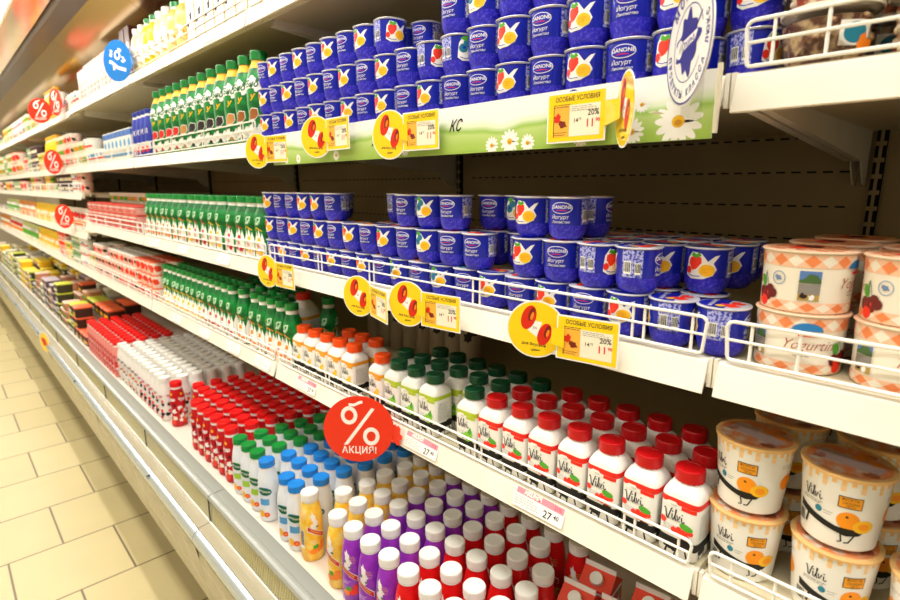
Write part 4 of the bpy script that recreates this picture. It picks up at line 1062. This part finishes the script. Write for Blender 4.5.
# bottom tray, going away
FR = {'lime': flat_pack('lime', C('lime_pack', '#3c3a20'), Deco().rect(-.05, .05, .015, .035, CREAM), h=.07, lidc=C('lime_pack_lid', '#c2c83a')), 'orange': flat_pack('orange', C('dark_pack', '#3a2216'), Deco().rect(-.05, .05, .015, .035, YEL), h=.07, lidc=C('coral_pack_lid', '#f06a3a')),
      'mauve': flat_pack('mauve', C('mauve_pack', '#5d4a50'), Deco().rect(-.05, .05, .012, .03, CREAM), h=.06, lidc=C('mauve_pack_lid', '#b3a3ac')), 'salmon': flat_pack('salmon', C('salmon_pack', '#d88f6a'), Deco().rect(-.05, .05, .012, .03, GRN), h=.06, lidc=C('salmon_pack_lid', '#e8c0a8')), 'yellow': flat_pack('yellow', C('butter_pack', '#f0c020'), Deco().rect(-.05, .05, .012, .03, PAPER), h=.06, lidc=C('butter_pack_lid', '#ffe04a')), 'pale': flat_pack('pale', C('pale_pack', '#dcd8b8'), Deco().rect(-.05, .05, .012, .03, GRN), h=.06, lidc=C('pale_pack_lid', '#efe8cc'))}
PLOOK = {'lime': 'dark pack with lime lid', 'orange': 'dark pack with coral lid', 'mauve': 'mauve food pack', 'salmon': 'salmon food pack', 'yellow': 'butter yellow food pack', 'pale': 'pale green food pack'}
def packs(kind0, ys, lv0, look, where, hh):
    for r_, x in enumerate((.64, .77, .90)):
        for y in ys:
            lv = max(1, lv0-rz.choice((0, 0, 1, 2))); kind = kind0 if rz.random() < .62 or y < 4.5 else rz.choice(list(PLOOK)); look = PLOOK[kind]
            for l in range(lv):
                if r_ > 0 and l < lv-1: continue
                o = FR[kind].place(x, y+.01*r_, T+l*(.0705 if kind in ('lime', 'orange') else .0605), yaw=rz.uniform(-3, 3)); reg(o, look, ('bottom', 'second', 'third', 'top')[l]+' of stack, '+rown[r_]+' row, '+where, kind+' packs', y)
packs('orange', rng(3.93, 4.2, .128), 3, 'dark pack with coral lid', 'bottom tray', .0705)
packs('lime', rng(4.316, 4.50, .128), 3, 'dark pack with lime lid', 'bottom tray', .0705)
packs('salmon', rng(4.577, 5.3, .128), 4, 'salmon food pack', 'bottom tray', .0605)
packs('mauve', rng(5.36, 6.2, .128), 4, 'mauve food pack', 'bottom tray', .0605)
packs('yellow', rng(6.28, 7.1, .128), 4, 'butter yellow food pack', 'bottom tray', .0605)
packs('pale', rng(7.2, 9.6, .135), 4, 'pale green food pack', 'bottom tray', .0605)

# ------------------------------------------------------------------ banner, signs, tags
def plate(name, pts, th, base, deco, edge=PAPER):
    """thin card lying in the XZ plane, printed side towards -Y"""
    m = MB(); n = len(pts)
    m.add([(x, 0, z) for x, z in pts]+[(x, th, z) for x, z in pts], [list(range(n)), list(range(2*n-1, n-1, -1))]+[((i+1) % n, i, n+i, n+(i+1) % n) for i in range(n)], base)
    deco.wrap(m, wrap_flat_front(0), 0, eps=.00012)
    return m.mesh(name, smooth=False)
def circ(cx, cy, rx, ry, n=48, a0=0, a1=2*pi): return [(cx+rx*math.cos(a0+(a1-a0)*i/n), cy+ry*math.sin(a0+(a1-a0)*i/n)) for i in range(n)]
# banner: printed daisies over blurred grass
GRS = mat('meadow_print_green', '#a9c65a', rough=.45)
def banner_mat():
    m = bpy.data.materials.new('banner_meadow_print'); m.use_nodes = True; nt = m.node_tree; b = nt.nodes['Principled BSDF']
    tc = nt.nodes.new('ShaderNodeTexCoord'); sp = nt.nodes.new('ShaderNodeSeparateXYZ'); nt.links.new(tc.outputs['Object'], sp.inputs[0])
    nz = nt.nodes.new('ShaderNodeTexNoise'); nz.inputs['Scale'].default_value = 7; nt.links.new(tc.outputs['Object'], nz.inputs['Vector'])
    ad = nt.nodes.new('ShaderNodeMath'); ad.operation = 'MULTIPLY_ADD'; nt.links.new(nz.outputs['Fac'], ad.inputs[0]); ad.inputs[1].default_value = .035; nt.links.new(sp.outputs['Z'], ad.inputs[2])
    mr = nt.nodes.new('ShaderNodeMapRange'); mr.inputs['From Min'].default_value = .01; mr.inputs['From Max'].default_value = .088; nt.links.new(ad.outputs[0], mr.inputs['Value'])
    r = nt.nodes.new('ShaderNodeValToRGB'); e = r.color_ramp.elements
    e[0].position = 0; e[0].color = lin('#8fb43c'); e[1].position = 1; e[1].color = lin('#f6f6f2')
    for p, c in ((.30, '#a8c860'), (.50, '#bcd480'), (.58, '#9cc455'), (.68, '#dfeccb'), (.80, '#f4f6f0')):
        q = e.new(p); q.color = lin(c)
    nt.links.new(mr.outputs[0], r.inputs['Fac']); nt.links.new(r.outputs['Color'], b.inputs['Base Color']); b.inputs['Roughness'].default_value = .35
    return m
BAN = banner_mat()
def daisy(d, x, y, r, L=2, sy=1):
    for i in range(13):
        a = 2*pi*i/13+.2; d.ell(x+.58*r*math.cos(a), y+.58*r*math.sin(a)*sy, r*.45, r*.17, PAPER, L+(i % 2), rot=a, n=12); q_ = d.items[-1]; q_[0][:] = [(u_, max(v_, .0004)) for u_, v_ in q_[0]]
    d.ell(x, y, r*.27, r*.25*sy, C('daisy_centre', '#e8b21c', rough=.6), L+3); d.ell(x, y-r*.05, r*.16, r*.12, C('daisy_core', '#c98a10'), L+4)
bl = 1.10; d = Deco()
d.rect(-bl/2, bl/2, 0, .076, BAN, 1)
for x, y, r in ((bl/2-.040, .022, .029), (bl/2-.100, .014, .017), (bl/2-.175, .010, .012), (bl/2-.303, .014, .0185), (bl/2-.268, .010, .0130), (bl/2-.340, .010, .0135), (bl/2-.56, .013, .012), (bl/2-.60, .010, .009), (bl/2-.80, .013, .012), (bl/2-.97, .012, .011), (bl/2-1.03, .010, .009)):
    daisy(d, x, y, r)
daisy(d, bl/2-.088, .046, .010); daisy(d, bl/2-.118, .043, .007)
d.text('кс', .036, bl/2-.425, .048, BLACK, 8, shear=.55, sx=.75); d.text('ук', .040, bl/2-.648, .046, BLACK, 8, shear=.55, sx=.75)
d.text('~', .03, bl/2-.62, .062, BLACK, 8, bold=.02)
for q, (x, y, r) in enumerate(((bl/2-.198, .066, .008), (bl/2-.190, .070, .009), (bl/2-.180, .067, .007), (bl/2-.172, .071, .0045), (bl/2-.165, .066, .003))): d.ell(x, y, r, r*.7, C('splash_violet', '#2a2f8c'), 8, n=14)
bm_ = plate('banner', [(-bl/2, 0), (bl/2, 0), (bl/2, .076), (bl/2-.05, .078), (-bl/2, .076)], .0012, PAPER, d)
o = empty('shelf_banner', (.6655, .262+bl/2, .055), math.radians(-90)); part('banner_strip', bm_, o)
m = MB(); m.box(-bl/2, bl/2, .0015, .0035, .004, .070, thin_glass('clear_strip_plastic')); m.box(bl/2-.0006, bl/2+.004, .0012, .006, .006, .082, CREAM); part('banner_holder', m.mesh('holder', smooth=False), o)
tag(o, 'long shelf banner printed with daisies and green grass under the blue cups', 'banner')

YW = C('wobbler_yellow', '#ffd30e', rough=.16, coat=.6)
REDC = C('candy_red', '#d9260e', rough=.4)
def wob_disc():
    d = Deco(); r = .045
    d.ell(0, 0, r-.0022, r-.0022, YW, 1, n=44)
    for cx, cy, rot, s in ((-.011, .018, -.5, 1.3), (.014, -.007, -.5, 1.2)):
        d.ell(cx, cy, .0085*s, .0150*s, REDC, 3, rot=rot*.6, n=24); d.ell(cx+.0035*s, cy+.004*s, .0035*s, .0085*s, C('candy_dark', '#7a1a0c'), 4, rot=rot*.6); d.ell(cx+.0042*s, cy+.002*s, .0018*s, .0050*s, ORG, 5, rot=rot*.6)
    d.poly([(-.004, .014), (.010, .012), (.002, -.012), (-.012, -.002)], PAPER, 2); d.text('5%', .006, -.001, .002, GREY, 3)
    d.text('для Вкусной', .0062, -.002, -.024, DBRN, 2, rot=-.08, bold=.02); d.text('цены', .0060, .001, -.0325, DBRN, 2, bold=.02)
    return plate('wobbler_disc', circ(0, 0, r, r), .0008, PAPER, d)
def wob_card():
    w, h = .094, .067; d = Deco(); e = .0022
    d.rect(e, w-e, -h/2+e, h/2-e, YW, 1)
    d.text('ОСОБЫЕ УСЛОВИЯ', .0086, w/2+.002, h/2-.0095, BLACK, 2, bold=.02, sx=.86)
    d.rect(w*.10+.002, w*.94-.003, -h/2+.008, h/2-.018, CREAM, 2); d.rect(w*.10+.002, w*.40, -h/2+.008, h/2-.018, C('card_orange', '#f3b23a'), 3)
    d.blob(w*.19, .0, .006, REDC, 4, 3); d.blob(w*.29, -.009, .006, C('candy_dark', '#7a1a0c'), 4, 4); d.rect(w*.10+.002, w*.10+.003, -h/2+.008, h/2-.018, BLACK, 4)
    d.lines(w*.12, w*.42, h/2-.016, 2, .0028, BLACK, 4, .0009, 2); d.lines(w*.43, w*.90, h/2-.020, 3, .0026, GREY, 4, .0006, 4)
    d.text('14', .0080, w*.51, -.005, BLACK, 4, bold=.01); d.text('75', .0045, w*.585, -.0035, BLACK, 4)
    d.text('20%', .0105, w*.80, .0035, BLACK, 4, bold=.015); d.text('11', .0150, w*.75, -.0100, RED, 4, bold=.015); d.text('90', .0066, w*.875, -.0065, RED, 4, bold=.03)
    d.lines(w*.12, w*.38, -h/2+.014, 2, .003, BLACK, 4, .0007, 6)
    return plate('wobbler_card', [(0, -h/2), (w, -h/2), (w, h/2), (0, h/2)], .0008, PAPER, d)
WD, WC = wob_disc(), wob_card()
# (y of disc centre, z, disc yaw, card yaw, side of the card, label detail)
WOB = [(1.412, .093, 20, 10, 1, 'leftmost on the daisy banner, next to green bottles'), (1.110, .109, 20, -2, 1, 'second from left on the daisy banner'), (.844, .096, 10, 2, 1, 'third from left on the daisy banner'), (.361, .092, -47, 0, -1, 'right end of banner, turned edge on beside the round white sign'),
       (1.402, -.225, 12, 4, 1, 'leftmost on the middle shelf edge'), (.966, -.231, 14, -14, 1, 'middle shelf edge, its card hidden by the next sign'), (.799, -.222, 16, 8, 1, 'middle shelf edge, second from right of four'), (.489, -.213, 26, 10, 1, 'middle shelf edge, rightmost and largest, above the dark green caps')]
for y, z, dy, cy, side, det in WOB:
    o = empty('price_wobbler', (.646 if side > 0 else .627, y if side > 0 else y*.975, z), 0)
    tag(o, 'yellow promotion sign, '+det, 'price sign', 'yellow promotion signs on the shelf edges')
    part('round_sign', WD, o, (0, 0, 0), rot=(0, 0, math.radians(-90+dy)))
    c = part('price_card', WC, o, (.004 if side > 0 else .030, -.036 if side > 0 else .137, -.004 if z < 0 else .002), rot=(0, math.radians(0), math.radians(-90+cy)))
    if z < 0: c.rotation_euler = (math.radians(0), math.radians(0), math.radians(-90+cy))
    m = MB(); bz = -.004 if z < 0 else .002; ya, yb = (-.030, -.050) if side > 0 else (.006, .046)
    m.add([(-.0006, ya, bz-.012), (-.0006, ya, bz+.012), (.003 if side > 0 else .0295, yb, bz+.016), (.003 if side > 0 else .0295, yb, bz-.016)], [(0, 1, 2, 3)] if side > 0 else [(3, 2, 1, 0)], YW); part('joining_strip', m.mesh('bridge', smooth=False), o)
    m = MB(); m.box(.0, .024, -.004, .004, -.0005, .0005, CREAM); part('clip', m.mesh('wclip', smooth=False), o, (.002, -.034, -.006))
# red and blue percentage discs
def pct_disc(base, r=.080, txt='АКЦИЯ!', blue=False):
    d = Deco()
    d.ell(0, 0, r-.0012, r-.0012, base, 1, n=56)
    if not blue:
        d.ring(-.020, .033, .0180, .0215, .0080, PAPER, 2, n=26); d.stroke([(-.020, .058), (-.008, .057), (.004, .063), (.010, .064)], .0065, PAPER, 2)
        d.ring(.027, -.017, .0180, .0215, .0080, PAPER, 2, n=26)
        d.poly([(-.034, -.036), (-.025, -.036), (.036, .047), (.029, .050)], PAPER, 3)
        d.text(txt, .0225, .000, -.0500, PAPER, 2, bold=.02, rot=-.03, sx=.86, sp=1.1)
    else:
        d.ring(.004, .022, .0175, .0185, .0085, PAPER, 2); d.stroke([(-.045, .0), (-.03, -.004), (.0, -.026), (.045, -.038)], .013, PAPER, 2); d.stroke([(-.020, -.010), (-.022, -.034)], .012, PAPER, 2)
        d.stroke([(.010, .044), (.028, .036)], .010, PAPER, 2)
        for k, (x, y) in enumerate(((-.028, .040), (-.034, .022), (-.030, .030), (.034, .010), (.040, .0), (.030, -.004))): d.stroke([(x-.007, y+.004), (x+.007, y-.004)], .006, PAPER, 2)
    return plate('percent_disc', circ(0, 0, r, r, 64), .0012, base, d)
SRED = C('sign_red', '#ee2d14', rough=.25, coat=.3); SBLUE = C('sign_blue', '#1279d0', rough=.25, coat=.3)
PR = pct_disc(SRED, r=.0775); PB = pct_disc(SBLUE, blue=True)
def jig(base):
    d = Deco(); pts = [(0, .020), (.006, .026), (.012, .022), (.018, .026), (.024, .020), (.022, .008), (.030, .004), (.026, -.006), (.020, -.004), (.022, -.018), (.012, -.022), (.004, -.018), (-.004, -.022), (-.006, .016)]
    return plate('jigsaw_tab', pts[::-1], .001, base, d)
JR, JB = jig(SRED), jig(SBLUE)
for y, z, yaw, me, jg, x, lb in ((.940, -.5225, 47, PR, JR, .617, 'large round red percent sign on the lowest shelf edge'), (4.34, -.188, 30, PR, JR, .632, 'round red percent sign on the third shelf edge, beside pink packs'), (4.45, .161, 30, PR, JR, .632, 'round red percent sign hanging at the second shelf edge'),
                              (4.12, .500, 15, PR, JR, .64, 'round red percent sign at the topmost shelf, right one of a pair'), (4.55, .490, 45, PR, JR, .615, 'round red percent sign at the topmost shelf, left one of a pair'), (2.64, .503, 25, PB, JB, .64, 'round blue percent sign at the topmost shelf')):
    o = empty('discount_sign', (x, y, z)); tag(o, lb, 'discount sign', 'round percent signs')
    part('round_sign', me, o, rot=(0, 0, math.radians(-90+yaw)))
    a = math.radians(-90+yaw); part('jigsaw_tab', jg, o, (.077*math.cos(a)-.0015, .077*math.sin(a), -.012), rot=(0, 0, math.radians(-88)))
# round white milk sign
def milk_sign():
    r = .0635; d = Deco(); V = C('indigo_ink', '#2b2a86', rough=.4)
    d.ring(0, 0, r-.001, r-.001, .0022, V, 1, n=56); d.ring(0, 0, .0395, .0395, .0011, V, 1, n=44, a0=.35, a1=2*pi-.5)
    q = random.Random(8); p = []
    for i in range(72):
        a = 2*pi*i/72; k = .0270+.0034*math.sin(a*9+.6)+.0030*math.sin(a*4+1)+.0015*math.sin(a*13); p.append((k*math.cos(a)*1.05, k*math.sin(a)*1.08))
    d.poly(p, V, 2); d.stroke([(.020, .012), (.034, .024)], .003, V, 2, True)
    d.poly([(-.028, -.008), (.020, .0), (.026, .009), (-.022, .004)], PAPER, 3); d.ell(-.022, -.002, .009, .010, PAPER, 3); d.text('Ополье', .0110, .002, .0010, V, 4, rot=.15, bold=.02, sx=.85)
    def arc(t, R_, a0, step, size, inner):
        for i, ch in enumerate(t):
            a = a0+step*i
            if ch != ' ': d.text(ch, size, R_*math.cos(a), R_*math.sin(a), V, 2, rot=a-pi/2 if not inner else a+pi/2, bold=.03, sx=.85)
    arc('МОЛОКО', .0520, pi/2+.80, -.31, .0165, False)
    arc('ПРОДУКТЫ КЛАССА ЛЮКС', .0520, pi*1.04, .178, .0105, True)
    return plate('milk_sign', circ(0, 0, r, r, 64), .0015, WHITE, d)
o = empty('round_sign', (.618, .277, .1515)); tag(o, 'large round white sign with violet splash and lettering on the banner', 'sign')
part('sign_disc', milk_sign(), o, rot=(0, 0, math.radians(-90-46)))
m = MB(); m.box(.002, .044, -.003, .003, -.075, -.030, thin_glass('clear_strip_plastic')); part('holder', m.mesh('msh', smooth=False), o)

# paper price tags on the rails
def price_tag(big=True, faint=False):
    w, h = .105, .033; d = Deco()
    d.rect(-w/2, w/2, -h/2, h/2, C('tag_paper', '#f1efeb', rough=.5), 1)
    if big:
        d.poly([(-w/2+.004, h/2), (w/2-.028, h/2), (w/2-.002, h/2-.001), (w/2-.002, h/2-.012), (-w/2+.004, h/2-.010)], C('tag_pink', '#f48fa0', rough=.5), 2)
        d.text('АКЦИЯ!', .0100, -.013, h/2-.0050, PAPER, 4, bold=.06); d.text('АКЦИЯ!', .0100, -.0125, h/2-.0054, RED, 3, bold=.03); d.text('21%', .0085, w/2-.014, h/2-.0065, RED, 3)
        d.text('27', .0175, .021, -.0075, BLACK, 3, bold=.01); d.text('40', .0105, .0385, -.0050, BLACK, 3, bold=.01)
        d.lines(-w/2+.004, .004, .0015, 4, .0040, GREY, 3, .0008, 4)
    else:
        d.lines(-w/2+.02, .02, .010, 4, .0050, GREY, 3, .0009, 4); d.text('31', .012, .03, -.006, GREY, 3)
    return plate('price_tag', [(-w/2, -h/2), (w/2, -h/2), (w/2, h/2), (-w/2, h/2)], .0005, PAPER, d)
TG1, TG2 = price_tag(), price_tag(False)
tilt = math.atan2(.0125, .033)
for y, z, me, lb in ((.498, ZD, TG1, 'paper price tag with pink strip under the red capped square bottles'), (.806, ZD, TG1, 'paper price tag with pink strip beside the round red sign'), (1.29, ZD, TG1, 'paper price tag with pink strip under the orange capped bottles'),
                     (1.56, ZD, TG2, 'plain paper price tag on the lowest shelf, nearest under the green bottles'), (1.78, ZD, TG2, 'plain paper price tag, second under the green bottles, lowest shelf'), (2.05, ZD, TG2, 'plain paper price tag, third under the green bottles, lowest shelf'), (2.36, ZD, TG2, 'plain paper price tag, fourth under the green bottles, lowest shelf'),
                     (1.80, ZC, TG2, 'plain paper price tag, nearest under the green bottles on the middle shelf'), (2.2, ZC, TG2, 'plain paper price tag, second under the green bottles on the middle shelf'), (2.55, ZC, TG2, 'plain paper price tag, third under the green bottles on the middle shelf'), (1.75, ZA, TG2, 'plain paper price tag, nearest on the topmost shelf edge'), (2.2, ZA, TG2, 'plain paper price tag, second on the topmost shelf edge')):
    o = bpy.data.objects.new('price_tag', me); link(o); o.location = (.678+.0050-.0016, y, z+.0165+HGT); o.rotation_euler = (-tilt, 0, math.radians(-90)); tag(o, lb, 'price tag', 'paper price tags')
# small round promotion sticker hanging far along the bumper
d = Deco().ell(0, 0, .06, .06, YW, 1, n=30).blob(0, .0, .03, REDC, 2, 4)
o = bpy.data.objects.new('promotion_sticker', plate('sticker', circ(0, 0, .063, .063, 40), .001, PAPER, d)); link(o); o.location = (.397, 4.02, -.93+HGT); o.rotation_euler = (0, 0, math.radians(-75)); tag(o, 'round yellow and orange sticker on the case front, far along the aisle', 'sticker')

# ------------------------------------------------------------------ room
def tile_mat():
    m = bpy.data.materials.new('floor_tiles'); m.use_nodes = True; nt = m.node_tree; b = nt.nodes['Principled BSDF']
    tc = nt.nodes.new('ShaderNodeTexCoord'); mp = nt.nodes.new('ShaderNodeMapping'); nt.links.new(tc.outputs['Object'], mp.inputs[0])
    mp.inputs['Location'].default_value = (-.215, -2.241+.372*8, 0)
    br = nt.nodes.new('ShaderNodeTexBrick'); br.inputs['Scale'].default_value = 1; br.inputs['Brick Width'].default_value = .372; br.inputs['Row Height'].default_value = .3745
    br.inputs['Mortar Size'].default_value = .0045; br.inputs['Mortar Smooth'].default_value = .3; br.offset = .5; br.inputs['Bias'].default_value = 0
    br.inputs['Color1'].default_value = lin('#d3c28e'); br.inputs['Color2'].default_value = lin('#ccba84'); br.inputs['Mortar'].default_value = lin('#6f5c3c')
    nt.links.new(mp.outputs[0], br.inputs['Vector'])
    n = nt.nodes.new('ShaderNodeTexNoise'); n.inputs['Scale'].default_value = 5; n.inputs['Detail'].default_value = 6; nt.links.new(tc.outputs['Object'], n.inputs['Vector'])
    mx = nt.nodes.new('ShaderNodeMix'); mx.data_type = 'RGBA'; mx.blend_type = 'MULTIPLY'; mx.inputs['Factor'].default_value = .35
    nt.links.new(br.outputs['Color'], mx.inputs[6]); nt.links.new(n.outputs['Color'], mx.inputs[7])
    n.inputs['Distortion'].default_value = .3
    bw = nt.nodes.new('ShaderNodeRGBToBW'); nt.links.new(n.outputs['Color'], bw.inputs[0])
    r = nt.nodes.new('ShaderNodeMapRange'); r.inputs['From Min'].default_value = .3; r.inputs['From Max'].default_value = .7; r.inputs['To Min'].default_value = .8; r.inputs['To Max'].default_value = 1
    nt.links.new(bw.outputs[0], r.inputs['Value']); nt.links.new(r.outputs[0], mx.inputs[7])
    nt.links.new(mx.outputs[2], b.inputs['Base Color']); b.inputs['Roughness'].default_value = .38
    return m
FL = tile_mat()
m = MB(); m.add([(-3.2, -3, 0), (1.6, -3, 0), (1.6, 13, 0), (-3.2, 13, 0)], [(0, 1, 2, 3)], FL); struct('floor', m.mesh('floor', smooth=False), (0, 0, 0))
CEI = C('ceiling_paint', '#cfc9bb', rough=.8); WL = C('wall_paint', '#c4baa4', rough=.8)
m = MB(); m.box(-3.2, 1.6, -3, 13, 1.75, 1.80, CEI); struct('ceiling', m.mesh('ceiling', smooth=False))
m = MB(); m.box(1.475, 1.55, -3, 13, -1.5, 1.75, WL); struct('wall_right', m.mesh('wall_right', smooth=False))
m = MB(); m.box(-3.2, 1.475, 12.9, 13, -1.5, 1.75, WL); struct('wall_back', m.mesh('wall_back', smooth=False))
m = MB(); m.box(-3.2, -3.1, -3, 12.9, -1.5, 1.75, WL); struct('wall_left', m.mesh('wall_left', smooth=False))
# ceiling luminaires over the aisle; the farther row is added fill for shelf depths
m = MB(); m.box(-.09, .09, -.62, .62, -.03, 0, WHITE); LB = m.mesh('lum_body', smooth=False)
m = MB(); m.box(-.075, .075, -.60, .60, -.036, -.0305, mat('luminaire_diffuser', '#fff4e0', emit=4)); LDm = m.mesh('lum_diff', smooth=False)
al = bpy.data.lights.new('aisle_light', 'AREA'); al.shape = 'RECTANGLE'; al.size = .3; al.size_y = 1.2; al.energy = 17; al.color = (1, .97, .90)
for i, y in enumerate((-1.6, .4, 2.4, 4.4, 6.4, 8.4, 10.4)):
    for x in (-.12, -1.9):
        o = empty('ceiling_lamp', (x, y, 1.75)); tag(o, 'long white ceiling lamp, '+ordw(i+1)+' from the near end, '+('row beside the display case' if x > -1 else 'added fill row far from the case'), 'ceiling lamp', 'ceiling lamps')
        h = part('lamp_body', LB, o); part('diffuser', LDm, h)
        lo = bpy.data.objects.new('aisle_light', al); link(lo); lo.parent = o; lo.location = (0, 0, -.045)

finish_labels()
# keep the group phrase only where a label set of several things shares it
# ------------------------------------------------------------------ world, camera
w = bpy.data.worlds.new('world'); S.world = w; w.use_nodes = True
w.node_tree.nodes['Background'].inputs[0].default_value = (1, .96, .88, 1); w.node_tree.nodes['Background'].inputs[1].default_value = .12
cd_ = bpy.data.cameras.new('camera'); cam = bpy.data.objects.new('camera', cd_); link(cam)
cd_.sensor_width = 36; cd_.lens = 21.6; cd_.clip_start = .02; cd_.clip_end = 60
rows = ((0.72441671, 0.1411971, -0.67474722), (-0.68936234, 0.14837704, -0.7090584), (0, 0.97879908, 0.20482277))
M4 = Matrix([[*rows[0], 0], [*rows[1], 0], [*rows[2], HGT], [0, 0, 0, 1]])
cam.matrix_world = M4
cd_.dof.use_dof = True; cd_.dof.focus_distance = .95; cd_.dof.aperture_fstop = 5.0
S.camera = cam
S.view_settings.view_transform = 'Standard'; S.view_settings.look = 'None'; S.view_settings.gamma = 1; S.view_settings.use_curve_mapping = False
S.view_settings.exposure = 0.3
